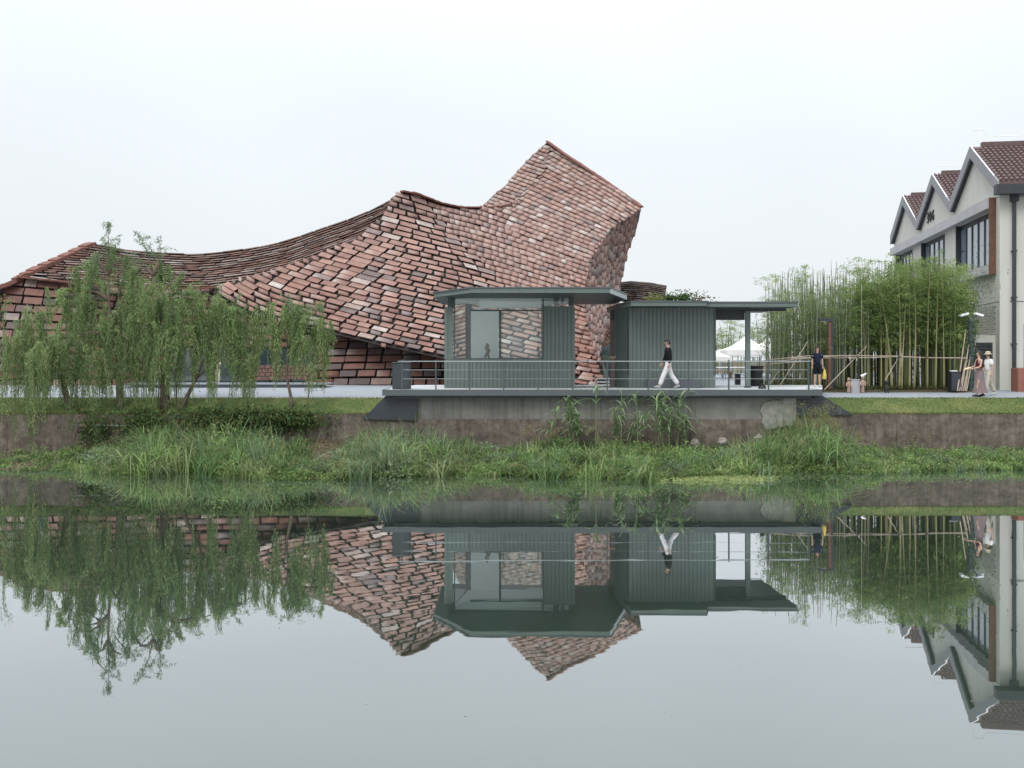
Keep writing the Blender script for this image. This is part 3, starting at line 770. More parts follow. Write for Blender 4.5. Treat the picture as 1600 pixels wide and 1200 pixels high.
for a, b in zip(ce, ce[1:]):
    MB().box(a + .004, b - .004, 34.735 + RND.uniform(0, .006), 35.3, 1.427, 2.38).build('wall_panel', M_CONC if b < 8 else M_CONC2, cw)
MB().box(ce[0], ce[-1], 35.31, 35.6, 1.2, 2.38).build('wall_core', M_BACK, cw)
pt = [P(x_ + RND.uniform(-.8, .8), y_ + RND.uniform(-.8, .8), 34.69) for x_, y_ in ((1193, 631), (1196, 628), (1203, 627), (1209, 625), (1216, 626), (1223, 624), (1224, 619), (1226, 616), (1245, 616), (1245, 626), (1245, 638), (1245, 648), (1242, 651), (1243, 657), (1240, 664), (1233, 666), (1228, 664), (1222, 667), (1215, 667), (1208, 670), (1202, 669), (1197, 672), (1193, 666), (1190, 660), (1192, 650), (1188, 643), (1190, 636))]
MB().plate([(p.x, 34.66, p.z) for p in pt], (0, .044, 0)).build('repair_patch', mat('pale_render_patch', (.24, .24, .215), .9, .1, var=.3, scale=3.5, bump=.3), cw)
cheek = MB(); cheek.plate([P(606, 615, 34.63), P(566, 655, 34.63), P(652, 657, 34.63), P(652, 614, 34.63)], (0, .05, 0))
tag(cheek.build('steel_plate', M_DARK), 'dark steel cheek plate between sloping lawn and left end of the deck', 'steel plate')
cheek = MB(); cheek.plate([P(1280, 615, 34.63), P(1333, 648, 34.63), P(1245, 651, 34.63), P(1245, 614, 34.63)][::-1], (0, .05, 0))
tag(cheek.build('steel_plate', M_DARK), 'dark steel cheek plate between sloping lawn and right end of the deck', 'steel plate')
for a, b, nm in ((118, 204, 'pale thin pipe along the canal wall below the leftmost willows'), (298, 346, 'short pale thin pipe on the canal wall among the ivy')):
    pp = MB(); pp.tube([P(a, 664, 34.62), P(b, 665 if a < 200 else 667, 34.62)], .022, 6)
    tag(pp.build('wall_pipe', M_CONC_L), nm, 'pipe')

# ------------------------------------------------------------------ deck and its railing
DZ = 2.46
deck = thing('deck', 'long raised pale deck with grey steel edge carrying both green pavilions', 'deck', (3, 37, DZ))
dx0, dx1 = PX(598, 34.3), PX(1284, 34.3)
MB().prism([(dx0, 34.36), (dx1, 34.36), (PX(1285, 37), 37), (PX(1284, 41), 41), (dx0 + .5, 41), (dx0 + .05, 36.4)], DZ - .06, DZ).build('deck_surface', M_DECK, deck)
MB().box(dx0 - .02, dx1 + .02, 34.30, 34.355, DZ - .20, DZ + .01).build('edge_beam', M_STEEL, deck)
MB().box(dx0 + .35, dx1 - .3, 34.42, 34.58, DZ - .30, DZ - .07).build('shade_beam', M_DARK, deck)  # charcoal strip added to draw the dark shadow under the deck edge
MB().box(dx0 - .02, dx0 + .04, 34.36, 36.3, DZ - .20, DZ + .01).build('edge_beam', M_STEEL, deck)
MB().box(dx1 - .04, dx1 + .02, 34.36, 36.1, DZ - .20, DZ + .01).build('edge_beam', M_STEEL, deck)
for k in range(12):
    x = dx0 + .6 + k * 1.3
    MB().bar((x, 34.37, DZ - .15), (x, 34.73, DZ - .25), .06, .14).build('bracket', M_DARK, deck)

rail = thing('railing', 'thin grey steel railing with wires along the front edge of the deck', 'railing', (dx0, 34.5, DZ))
RY = 34.46
M_RAIL = mat('dark_grey_rail', (.06, .07, .073), .45, .4, var=.06)
posts = [628, 681, 734, 787, 841, 895, 949, 1013, 1076, 1139, 1201, 1264]
for px in posts:
    x = PX(px, RY); MB().box(x - .022, x + .022, RY - .01, RY + .05, DZ, PZ(562, RY)).build('post', M_RAIL, rail)
hz = PZ(564.5, RY)
MB().bar((PX(622, RY), RY - .01, hz), (PX(1264, RY) + .03, RY - .01, hz), .05, .03).build('handrail', M_STEEL_L, rail)
for y in (578, 592):
    MB().tube([(PX(628, RY), RY + .02, PZ(y, RY)), (PX(1264, RY), RY + .02, PZ(y, RY))], .007, 5).build('wire', M_STEEL_L, rail)

cab = thing('cabinet', 'dark grey metal cabinet standing at the left end of the deck', 'cabinet', (PX(626, 35), 35, DZ))
MB().box(PX(613, 35), PX(640, 35), 35.0, 35.55, DZ, PZ(567, 35)).build('body', M_DARK, cab, bevel=.01)
MB().box(PX(614.5, 35), PX(627, 35), 34.985, 35.0, DZ + .04, PZ(568.5, 35)).build('door', M_DARK, cab)
MB().box(PX(612, 35), PX(641, 35), 34.97, 35.6, PZ(567, 35), PZ(567, 35) + .03).build('top', M_STEEL, cab)

# ------------------------------------------------------------------ left pavilion (glazed kiosk)
def ribs(m, x0, x1, y, z0, z1, pitch=.15, skew=0.0):
    n = int((x1 - x0) / pitch)
    for i in range(n + 1):
        x = x0 + .03 + i * (x1 - x0 - .06) / max(n, 1)
        m.box(x - .058, x + .058, y - .024, y + .003, z0, z1)
KY = 36.4
kx = lambda px: PX(px, KY)
kz = lambda py: PZ(py, KY)
kiosk = thing('pavilion', 'dark green ribbed metal kiosk with large window and flat projecting roof', 'pavilion', (0, 38, DZ))
x0, x1, wx0, wx1, wz0 = kx(695.5), kx(897), kx(711), kx(848), kz(561)
ZR = 5.78
m = MB(); m.box(x0, x1, KY, KY + .12, DZ, wz0); ribs(m, x0, x1, KY, DZ, wz0 - .05); m.build('lower_cladding', M_GREEN, kiosk)
m = MB(); m.box(wx1 + .05, x1, KY, KY + .12, wz0 + .003, kz(478.5)); ribs(m, wx1 + .05, x1, KY, wz0 + .003, kz(479)); m.build('upper_cladding', M_GREEN, kiosk)
m = MB(); m.box(x0, kx(706.5), KY, KY + .3, wz0 + .003, kz(480)); ribs(m, x0, kx(706.5), KY, wz0 + .003, kz(481)); m.build('corner_cladding', M_GREEN, kiosk)
MB().box(kx(699.5), wx0 - .04, KY + .03, KY + .33, kz(480) + .003, ZR).build('corner_post', M_GREEN_D, kiosk)
MB().box(x1 - .07, x1, KY + .13, 40.2, DZ, ZR - .35).build('side_wall', M_GREEN_D, kiosk)
MB().box(x1 - .2, x1 - .02, KY + .02, KY + .12, kz(478) + .003, ZR).build('corner_post', M_GREEN_D, kiosk)
# window: frame pieces, mullion, transom and its panes
wf = MB()
wf.box(wx0 - .04, wx0, KY - .03, KY + .1, wz0 + .003, ZR - .003); wf.box(wx1, wx1 + .048, KY - .03, KY + .1, wz0 + .003, ZR - .003)
wf.box(wx0, wx1, KY - .02, KY + .08, wz0 + .003, wz0 + .035)
wfo = wf.build('window_frame', M_GREEN_D, kiosk)
tz, mx_ = kz(485), kx(781.5)
MB().box(wx0 + .55, wx1, KY, KY + .07, tz - .025, tz + .025).build('transom', M_GREEN_D, wfo)
MB().box(mx_ - .04, mx_ + .04, KY + .001, KY + .06, wz0 + .04, tz - .026).build('mullion', M_GREEN_D, wfo)
for a, b, c, d in ((wx0 + .002, kx(735), wz0 + .037, ZR - .01), (kx(735.3), mx_ - .042, wz0 + .037, tz - .027), (mx_ + .042, wx1 - .002, wz0 + .037, tz - .027), (kx(735.3), wx1 - .002, tz + .027, ZR - .01)):
    MB().box(a, b, KY + .03, KY + .042, c, d).build('pane', M_GLASS, wfo)
MB().box(wx1 + .05, x1 - .2, KY + .05, KY + .062, kz(478) + .005, ZR - .003).build('clerestory_pane', M_GLASS, kiosk)
for px in (865, 877): MB().box(kx(px), kx(px) + .09 + (.1 if px == 865 else 0), KY + .065, KY + .13, kz(478) + .006, ZR - .002).build('clerestory_bar', M_STEEL, kiosk)
MB().box(kx(849), kx(864), KY + .5, KY + .55, kz(477), ZR - .1).build('ceiling_duct', M_WHITE, kiosk)
# back and left sides glazed
BY = 40.2
for px in (733, 848):
    X = PX(px, BY); MB().box(X - .06, X + .06, BY - .06, BY + .06, DZ, ZR).build('rear_post', M_GREEN_D, kiosk)
MB().box(PX(733, BY) + .06, x1 - .08, BY - .02, BY + .02, DZ, wz0 - .3).build('rear_sill_wall', M_GREEN, kiosk)
MB().box(PX(733, BY) + .07, x1 - .08, BY - .006, BY + .006, wz0 - .29, ZR - .003).build('rear_pane', M_GLASS, kiosk)
m = MB(); m.plate([(x0 + .08, KY + .35, DZ), (PX(733, BY) - .05, BY - .07, DZ), (PX(733, BY) - .05, BY - .07, wz0 - .1), (x0 + .08, KY + .35, wz0 - .1)], (.05, 0, 0)); m.build('side_sill_wall', M_GREEN, kiosk)
m = MB(); m.plate([(x0 + .09, KY + .35, wz0 - .09), (PX(733, BY) - .06, BY - .07, wz0 - .09), (PX(733, BY) - .06, BY - .07, ZR - .003), (x0 + .09, KY + .35, ZR - .003)], (.012, 0, 0)); m.build('side_pane', M_GLASS, kiosk)
# roof: one thin slab, ends cut at an angle; lighter drip edge along the front
rp = [(PX(735, 34.0), 34.0), (PX(953, 34.0), 34.0), (PX(978, 37.6), 37.6), (PX(960, 41), 41.0), (PX(690, 41), 41.0), (PX(678, 36.4), 36.4)]
roof = MB().prism(rp, ZR, ZR + .15).build('roof', M_GREEN, kiosk)
MB().prism([(x * 1.006 + (-.03 if x < 0 else .03), y - .02) for x, y in rp], ZR + .152, ZR + .20).build('roof_edge', M_STEEL, roof)
MB().prism([(rp[1][0] + .002, 34.02), (rp[1][0] + .035, 34.02), (rp[2][0] + .035, 37.6), (rp[2][0] + .002, 37.6)], ZR - .015, ZR + .15).build('end_flashing', M_STEEL_L, roof)
MB().prism([(x * .985, y + (.06 if y < 36 else -.06)) for x, y in rp], ZR - .012, ZR - .003).build('shaded_soffit', M_GREEN_D, roof)  # darker green paints the shade on the roof underside
MB().prism([(x0 + .1, KY + .3), (x1 - .1, KY + .3), (x1 - .1, 40.1), (PX(733, BY), 40.1)], ZR - .03, ZR - .013).build('bounce_ceiling', M_WHITE, kiosk)  # white ceiling added to bounce light around the kiosk interior
MB().prism([(x0 + .1, KY + .34), (x1 - .08, KY + .13), (x1 - .08, 40.1), (PX(733, BY), 40.1)], DZ + .002, DZ + .02).build('bounce_floor', M_WHITE, kiosk)  # white floor added to bounce light up inside the kiosk
for i in range(5): MB().box(rp[0][0] + .75 + i * .9, rp[0][0] + .758 + i * .9, 33.996, 33.9995, ZR + .003, ZR + .148).build('fascia_joint', M_GREEN_D, roof)
MB().box(kx(748), kx(846), 37.2, 37.7, PZ(480.5, 37.2), ZR - .02).build('ceiling_bulkhead', M_WHITE, kiosk)

board = MB(); board.box(PX(736, 38.3), PX(779, 38.3), 38.3, 38.36, PZ(562, 38.3), PZ(486, 38.3)); board.box(PX(739, 38.3), PX(743, 38.3), 38.37, 38.4, DZ, PZ(500, 38.3)); board.box(PX(772, 38.3), PX(776, 38.3), 38.37, 38.4, DZ, PZ(500, 38.3))
tag(board.build('display_board', M_WHITE), 'tall plain white display board behind the kiosk window', 'display board')
counter = thing('counter', 'white display counter behind the kiosk window under the bronze figure', 'counter', (0, 37.6, DZ))
MB().box(PX(738, 37.3), PX(830, 37.3), 37.3, 37.9, DZ, PZ(563, 37.3) - .05).build('body', M_WHITE, counter)
MB().box(PX(736, 37.3), PX(832, 37.3), 37.26, 37.94, PZ(563, 37.3) - .048, PZ(563, 37.3)).build('top', M_WHITE, counter)
sc_ = thing('sculpture', 'small dark bronze twisted figure on the white counter in the kiosk window', 'sculpture', (PX(761, 37.5), 37.5, PZ(563, 37.3)))
m = MB(); m.box(-.13, .13, -.09, .09, 0, .05); m.build('base', M_WHITE, sc_, world=False)
m = MB(); m.tube([(-.09, 0, .05), (-.05, 0, .2), (.03, .01, .27)], [.035, .05, .06], 7); m.tube([(.09, 0, .05), (.05, 0, .16), (.0, 0, .27)], [.03, .045, .06], 7)
m.tube([(0, 0, .24), (.06, 0, .36), (-.02, 0, .46), (.02, .01, .55), (0, 0, .64)], [.06, .085, .075, .08, .02], 8); m.ball((0, 0, .56), (.06, .06, .08)); m.build('figure', M_BRONZE, sc_, smooth=True, world=False)

# ------------------------------------------------------------------ right pavilion (closed box with covered porch)
QY = 36.6
qx = lambda px: PX(px, QY)
box = thing('pavilion', 'closed dark green ribbed box pavilion with porch roof on one post', 'pavilion', (6, 38.4, DZ))
ZQ = 5.41
m = MB(); m.box(qx(984), qx(1112), QY, QY + .12, DZ, ZQ); ribs(m, qx(984), qx(1112), QY, DZ, ZQ - .01); m.build('front_cladding', M_GREEN, box)
m = MB(); m.box(qx(1112) + .002, qx(1117.5), QY - .03, 40.2, DZ, ZQ); m.build('end_wall', M_GREEN, box)
MB().box(qx(1114.5), qx(1117.5) + .02, QY - .045, QY - .03, kz(586), ZQ - .1).build('door_track', M_GREEN_D, box)
m = MB(); m.plate([(qx(984), QY + .02, DZ), (qx(984) - .42, QY + .75, DZ), (qx(984) - .42, QY + .75, ZQ), (qx(984), QY + .02, ZQ)], (.08, .05, 0)); m.build('corner_cladding', M_GREEN, box)
MB().box(qx(980.5), qx(984) - .005, QY - .02, QY + .02, PZ(585, QY), ZQ - .3).build('slot_window', M_BLACK, box)
m = MB(); m.plate([(qx(984) - .43, QY + .77, DZ), (qx(984) - .40, 40, DZ), (qx(984) - .40, 40, ZQ), (qx(984) - .43, QY + .77, ZQ)], (.06, 0, 0)); m.build('side_wall', M_GREEN_D, box)
MB().box(3.72, 3.88, 37.42, 37.58, DZ, PZ(560, 37.5)).build('side_pier', mat('brown_grey_pier', (.17, .14, .13), .8, .2), box)
MB().box(3.68, 3.92, 37.38, 37.62, PZ(560, 37.5), PZ(558, 37.5) + .03).build('pier_cap', M_TCLAY, box)
MB().box(3.84, 3.96, 37.36, 37.5, PZ(560, 37.5) + .1, ZQ).build('side_post', M_GREEN_D, box)
MB().box(3.72, 3.84, 37.4, 37.46, PZ(500, 37.4), PZ(484, 37.4)).build('vent', M_BLACK, box)
rq = [(PX(986, 35.4), 35.4), (PX(1104, 35.4), 35.4), (PX(1105, 35.95), 35.95), (PX(1247, 35.95), 35.95), (10.1, 40.4), (3.85, 40.4), (PX(965, 37.5), 37.5)]
rf = MB().prism(rq, ZQ, ZQ + .14).build('roof', M_GREEN, box)
MB().prism([(x + (-.03 if x < 6 else .03), y - .025) for x, y in rq], ZQ + .142, ZQ + .19).build('roof_edge', M_STEEL, rf)
MB().prism([((x - 7) * .985 + 7, y + (.06 if y < 36.2 else -.06)) for x, y in rq], ZQ - .012, ZQ - .003).build('shaded_soffit', M_GREEN_D, rf)  # underside shade put into the colour, darker than the roof green
for i in range(4): MB().box(7.6 + i * .8, 7.608 + i * .8, 35.946, 35.9495, ZQ + .003, ZQ + .138).build('fascia_joint', M_GREEN_D, rf)
MB().box(7.5, 8.66, 37.05, 37.2, PZ(500, 37.1), ZQ - .003).build('lintel', M_DARK, box)
MB().box(7.5, PX(1228, 37), 36.95, 37.04, ZQ - .1, ZQ - .002).build('porch_beam', M_DARK, box)
MB().box(8.67, 8.67 + .17, 36.9, 37.07, DZ, ZQ - .11).build('post', M_GREEN, box)
MB().box(8.65, 8.67 + .19, 36.88, 37.09, DZ, DZ + .05).build('post_foot', M_DARK, box)
pl = MB(); pl.box(qx(1010), qx(1091), 36.1, 36.5, DZ, PZ(592, 36.1))
tag(pl.build('plinth', M_STEEL), 'low dark grey plinth against the box pavilion behind the walking person', 'plinth')

# ------------------------------------------------------------------ cream factory building with saw-tooth gables
WO = Vector((21.06, 43, 2.15)); WR = -math.atan2(.1648, .9863)
fac = thing('factory_building', 'cream rendered building with three grey edged gables and maroon tile roofs', 'building', WO, WR)
def part(mb, name, m, parent=None, **k): return mb.build(name, m, parent or fac, world=False, **k)
ap, va = [3.55, 10.65, 17.75], [0, 7.1, 14.2, 21.3]
ZV, ZA = 9.1, 11.12
BAYS = [(.8, 6.75), (8.95, 13.95), (16.2, 20.6)]
zs, zt = 5.5, 7.98
m = MB(); m.box(0, .4, 0, 21.3, -.3, zs)
for a, b in ((0, .8), (6.75, 8.95), (13.95, 16.2), (20.6, 21.3)): m.box(0, .4, a, b, zs + .001, zt)
m.plate([(0, 0, zt + .001), (0, 21.3, zt + .001), (0, 21.3, ZV), (0, 17.75, ZA), (0, 14.2, ZV), (0, 10.65, ZA), (0, 7.1, ZV), (0, 3.55, ZA), (0, 0, ZV)], (.4, 0, 0))
part(m, 'gable_wall', M_WALL)
m = MB(); m.box(.402, 14, 0, .4, -.3, 9.0); part(m, 'front_wall', M_WALL)
part(MB().box(.5, 14, .5, 21.2, -.3, 8.2), 'core_wall', M_WALL)
for k in range(3):
    lo1, top, lo2 = va[k], ap[k], va[k + 1]
    for (ya, za, yb, zb), near in (((lo1 - (.55 if k == 0 else .0), ZV - (.31 if k == 0 else .0), top, ZA), True), ((top, ZA, lo2, ZV), False)):
        q = MB(); q.plate([(-.18, ya, za + .05), (14, ya, za + .05), (14, yb, zb + .05), (-.18, yb, zb + .05)], (0, 0, .12))
        r_ = part(q, 'roof', M_TILE_RF)
        # raked grey edge, dark batten drawn in as the shadow line under it, white flashing on top
        e = MB(); e.plate([(-.26, ya, za + .2), (-.26, yb, zb + .2), (-.26, yb, zb - .34), (-.26, ya, za - .34)], (.078, 0, 0)); part(e, 'verge_board', M_VERGE)
        d_ = MB(); d_.bar((-.09, ya + .05, za - .28), (-.09, yb - .05, zb - .28), .17, .12); part(d_, 'verge_shadow_batten', M_DARK)
        if near:
            L = math.hypot(yb - ya, zb - za); dy, dz = (yb - ya) / L, (zb - za) / L
            t = MB(); nC = int(L / .34)
            for i in range(64):
                x = -.1 + i * .22
                for c in range(nC):
                    s0, s1 = c * .34, c * .34 + .37
                    p = [(x, ya + dy * s_ - dz * h_, za + dz * s_ + dy * h_ + .17) for s_, h_ in ((s0, .055), (s1, .015))]
                    t.tube(p, [.085, .07], 5, cap=True)
            o = part(t, 'roof_tiles', M_TILE_RF); o['kind'] = 'stuff'
            f_ = MB(); f_.bar((-.22, ya + .1, za + .235), (-.22, yb, zb + .215), .05, .03); part(f_, 'flashing', M_WHITE)
    rd = MB(); rd.box(.25, 14, top - .14, top + .14, ZA + .13, ZA + .36); part(rd, 'ridge_cap', M_TILE_RF)
    rr = MB(); z = ZA + .62
    rr.tube([(-.1, top, ZA + .1), (-.1, top, z + (.32 if k == 0 else 0)), (.35, top, z + (.32 if k == 0 else 0)), (.5, top, z), (14, top, z)], .016, 5)
    for i in range(9): rr.tube([(.9 + i * 1.3, top, ZA + .3), (.9 + i * 1.3, top, z)], .012, 4)
    part(rr, 'lightning_rail', M_WHITE)
g = MB(); g.box(-.3, 14, -.62, -.18, 8.42, 8.83); part(g, 'gutter', M_DARK)
g = MB(); g.tube([(.55, -.12, .0), (.55, -.12, 8.2)], .085, 8); g.box(.4, .7, -.25, -.002, 8.15, 8.42); part(g, 'downpipe', M_DARK)
for z in (2, 4, 6): part(MB().box(.44, .66, -.2, -.005, z, z + .05), 'pipe_clip', M_DARK)
for z in (8.38, 3.84): part(MB().box(0.41, 14, -.006, -.001, z, z + .035), 'wall_joint', M_STEEL)
part(MB().box(-.006, -.001, 0, .5, 8.38, 8.41), 'wall_joint', M_STEEL)
part(MB().box(-.006, -.001, 0, 6, 3.84, 3.87), 'wall_joint', M_STEEL)
fr = MB(); fr.box(-.34, -.002, .62, 20.9, zt, zt + .46); part(fr, 'window_hood', M_CONC_L)
fr = MB(); fr.box(-.34, -.002, .62, 7.0, zs - .4, zs); part(fr, 'window_ledge', M_CONC_L)
fr = MB(); fr.box(-.27, -.002, .50, .615, zs - .4, zt + .46); part(fr, 'window_fin', M_CORTEN)
for a, b in BAYS:
    w = MB(); n = 6 if a < 1 else 5
    w.box(.18, .26, a, b, zs, zs + .08); w.box(.18, .26, a, b, zt - .22, zt)
    for i in range(n + 1):
        y = a + (b - a) * i / n; wd = .06
        w.box(.16, .27, max(a, y - wd), min(b, y + wd), zs + .081, zt - .221)
    wo = part(w, 'window', M_DARK)
    for i in range(n):
        ya, yb = a + (b - a) * i / n + .061, a + (b - a) * (i + 1) / n - .061
        part(MB().box(.2, .22, ya, yb, zs + .081, zt - .221), 'pane', M_WINDOW, wo)
        if i in (0, n - 1): part(MB().box(.17, .25, ya, yb, zs + 1.2, zs + 1.28), 'transom', M_STEEL, wo)
    part(MB().box(-.05, .26, b - .05, b - .002, zs, zt), 'reveal', M_DARK)
# wall number
cu = bpy.data.curves.new('wall_number', 'FONT'); cu.body = '306'; cu.size = .86; cu.extrude = .03; cu.align_x = 'CENTER'
cu.space_character = 1.35; cu.offset = -.012
tmp = bpy.data.objects.new('tmp', cu); COL.objects.link(tmp); num_me = bpy.data.meshes.new_from_object(tmp.evaluated_get(bpy.context.evaluated_depsgraph_get())); bpy.data.objects.remove(tmp)
num_me.materials.clear(); num_me.materials.append(M_BLACK)
num = bpy.data.objects.new('wall_number', num_me); COL.objects.link(num)
num.parent = fac
num.matrix_basis = Matrix(((0, 0, -1, -.035), (-1, 0, 0, 11.85), (0, 1, 0, 8.92), (0, 0, 0, 1)))
# annex with the louvre, brick panel above it
part(MB().box(-1.2, -.003, .55, 7, -.3, 2.42), 'annex', M_WALL)
lv = MB(); lv.box(-1.0, -.14, .50, .548, 1.02, 1.06); lv.box(-1.0, -.14, .50, .548, 2.06, 2.10); lv.box(-1.0, -.96, .50, .548, 1.06, 2.06); lv.box(-.18, -.14, .50, .548, 1.06, 2.06)
lo = part(lv, 'louvre', M_STEEL)
part(MB().box(-.959, -.181, .535, .547, 1.061, 2.059), 'louvre_back', M_BLACK, lo)
for i in range(7):
    z = 1.1 + i * .14; c = Vector((-.57, .515, z + .04))
    part(MB().box(-.955, -.185, .50, .53, z, z + .07, M=Matrix.Translation(c) @ Matrix.Rotation(.5, 4, 'X') @ Matrix.Translation(-c)), 'slat', M_STEEL, lo)
bp_ = MB()
for r in range(11):
    for c in range(14): bp_.box(-.03, -.002, .55 + c * .28 + (r % 2) * .14, .55 + c * .28 + .26 + (r % 2) * .14, 2.46 + r * .12, 2.46 + r * .12 + .105)
o = part(bp_, 'brickwork', mat('grey_brick', (.40, .40, .375), .9, .2, var=.1, scale=5)); o['kind'] = 'stuff'
MBx = MB(); MBx.box(-.08, -.04, 3.0, 3.3, 3.2, 3.75); part(MBx, 'meter_box', M_CONC_L)
part(MB().box(.95, 1.75, -.02, -.001, -.2, 2.9), 'door_frame', M_CONC_L)
pb = thing('planter', 'square terracotta coloured planter box beside the factory downpipe', 'planter', (PX(1597, 41.4), 41.4, 2.15))
MB().box(-.32, .6, -.3, .3, 0, 1.0).build('box', mat('red_brown_box', (.25, .11, .085), .8, .2), pb, world=False, bevel=.015)
MB().box(-.27, .55, -.25, .25, .98, 1.01).build('soil', M_GROUND, pb, world=False)

# ------------------------------------------------------------------ foliage tools
def norm(a): return a / (np.linalg.norm(a, axis=-1, keepdims=True) + 1e-9)
def leaf_quads(base, d, L, W, col):
    """pointed leaf blades: one folded quad each; base (n,3), direction (n,3)"""
    n = len(base); d = norm(d); r = norm(NR.normal(size=(n, 3))); s = norm(np.cross(d, r)); up = np.cross(s, d)
    L = np.broadcast_to(L, n)[:, None]; W = np.broadcast_to(W, n)[:, None]
    tip = base + d * L - np.array((0, 0, 1)) * L * .12
    mid = base + d * L * .45 + up * W * .15
    V = np.stack([base, mid + s * W * .5, tip, mid - s * W * .5], 1).reshape(-1, 3)
    fs = np.arange(n * 4).reshape(n, 4)
    return V, fs, np.repeat(col, 4, 0)
def blades(base, h, w, lean, droop, col, seg=4):
    """grass blades: ribbons that rise, lean and droop"""
    n = len(base); a = NR.random(n) * 2 * np.pi; o = np.stack([np.cos(a), np.sin(a), 0 * a], 1); s = np.stack([-np.sin(a + NR.normal(0, .6, n)), np.cos(a), 0 * a], 1)
    V = []; h = np.broadcast_to(h, n)[:, None]; lean = np.broadcast_to(lean, n)[:, None]; droop = np.broadcast_to(droop, n)[:, None]
    w = np.broadcast_to(w, n)[:, None]
    for k in range(seg + 1):
        t = k / seg
        p = base + np.array((0, 0, 1)) * h * (t - droop * t ** 3) + o * h * (lean * t + droop * 1.0 * t ** 2.2)
        ww = w * (1 - t) ** .7 * (.55 + .45 * min(1, t * 4)) * .5 + .0008
        V += [p - s * ww, p + s * ww]
    V = np.stack(V, 1).reshape(-1, 3); m = 2 * (seg + 1)
    f = np.array([(2 * k, 2 * k + 1, 2 * k + 3, 2 * k + 2) for k in range(seg)])
    fs = (np.arange(n)[:, None, None] * m + f[None]).reshape(-1, 4)
    return V, fs, np.repeat(col, m, 0)
def joinq(parts):
    V, Fs, C, b = [], [], [], 0
    for v, f, c in parts: V.append(v); Fs.append(f + b); C.append(c); b += len(v)
    return np.vstack(V), np.vstack(Fs), np.vstack(C)
def tint(n, a, b, v=.2):
    u = NR.random((n, 1)); c = np.array(a) * (1 - u) + np.array(b) * u
    return c * (1 - v + 2 * v * NR.random((n, 1)))
def stuff(name, parts, m=None, parent=None):
    V, fs, c = joinq(parts); o = link(name, mesh_np(name, V, fs, m or M_LEAF, c), parent); o['kind'] = 'stuff'; return o

G_DK, G_MD, G_LT, G_YL, G_BL = (.045, .082, .028), (.085, .14, .045), (.15, .21, .07), (.26, .27, .09), (.075, .12, .065)

# ------------------------------------------------------------------ growth on the far bank
def bank_pos(n, lo=-60, hi=1660, ymax=34.55, pw=1.0):
    px = NR.uniform(lo, hi, n); d0 = wl_d(px) + .05
    t = NR.random(n) ** pw
    d = d0 + (ymax - d0) * t
    x = (px - 800) * d / F
    z = np.maximum(.28 * t - .02, -.02)
    top = np.interp(px, GT[:, 0], GT[:, 1])
    # height allowed so that the skyline of the growth follows the photo
    ztop = CH + (HY - top) * 33.0 / F
    return px, t, np.stack([x, d, z], 1), ztop
def density(px):  # thinner at the far left where the wall shows, and at the bare earth patch
    return np.where(px < 95, .35, 1.0) * np.where((px > 478) & (px < 535), .8, 1)

def sprigs(p, hh, per, L, W, ca, cb, spread=.16):
    n = len(p); base = np.repeat(p, per, 0); u = NR.random((n * per, 1)); H = np.repeat(hh, per)[:, None]
    lean = np.repeat(NR.normal(0, .25, (n, 2)), per, 0)
    q = base + np.hstack([lean * H * u, H * u]) + NR.normal(0, spread, (n * per, 3)) * (.25 + u) * np.array((1, 1, .5))
    d = NR.normal(0, 1, (n * per, 3)) + np.array((0, -.1, .25))
    c = np.repeat(tint(n, ca, cb, .15), per, 0) * (.8 + .4 * NR.random((n * per, 1)))
    return leaf_quads(q, d, NR.uniform(L * .6, L * 1.3, n * per), NR.uniform(W * .7, W * 1.2, n * per), c)
# what grows where: broad patches along the bank
def patch(px): return np.sin(px * .031 + 1.3) + .8 * np.sin(px * .083) + .6 * np.sin(px * .013 + 2.0)
# tussocks of long arching blades
tp, tt_, tpos, tz = bank_pos(980)
tpos[:, 1] -= np.where(tt_ < .12, NR.random(980) * .7, 0); tpos[:, 2] = np.where(tt_ < .12, -.03, tpos[:, 2])
ok = (NR.random(980) < np.where(tp < 100, .25, 1) * np.where(patch(tp) > -.5, .9, .8)) & ~((tp > 482) & (tp < 545) & (tt_ > .45))
tp, tt_, tpos, tz = tp[ok], tt_[ok], tpos[ok], tz[ok]; nt = len(tp)
pal = [((.090, .155, .06), (.19, .28, .11)), ((.16, .25, .085), (.33, .43, .175)), ((.13, .20, .12), (.27, .34, .21)), ((.20, .25, .11), (.37, .40, .20))]
TB, TH, TW, TL, TD, TC = [], [], [], [], [], []
for i in range(nt):
    k = RND.randint(26, 60); hm = min(max(tz[i] - tpos[i, 2], .3), 1.8) * RND.uniform(.75, 1.75) * (.66 + .34 * min(tt_[i] * 2.0, 1)); r = .05 + .11 * hm
    TB.append(tpos[i] + NR.normal(0, 1, (k, 3)) * np.array((r, r, 0))); TH.append(hm * NR.uniform(.55, 1.15, k)); wd = RND.choice((.024, .032, .042, .052)); TW.append(np.full(k, wd) * NR.uniform(.7, 1.2, k))
    TL.append(NR.normal(.22, .14, k)); TD.append(np.clip(NR.normal(RND.uniform(.3, .7), .22, k), .05, 1.05))
    p_ = pal[RND.choice((0, 1, 1, 2, 3) if not 540 < tp[i] < 720 else (2, 2, 1, 3))]; c = tint(k, *p_, .22); y_ = NR.random(k) < .07; c[y_] = tint(y_.sum(), (.30, .25, .12), (.40, .34, .18), .15); TC.append(c * RND.uniform(.7, 1.35))
stuff('bank_grass', [blades(np.vstack(TB), np.concatenate(TH), np.concatenate(TW), np.concatenate(TL), np.concatenate(TD), np.vstack(TC), 5)], M_BLADE)
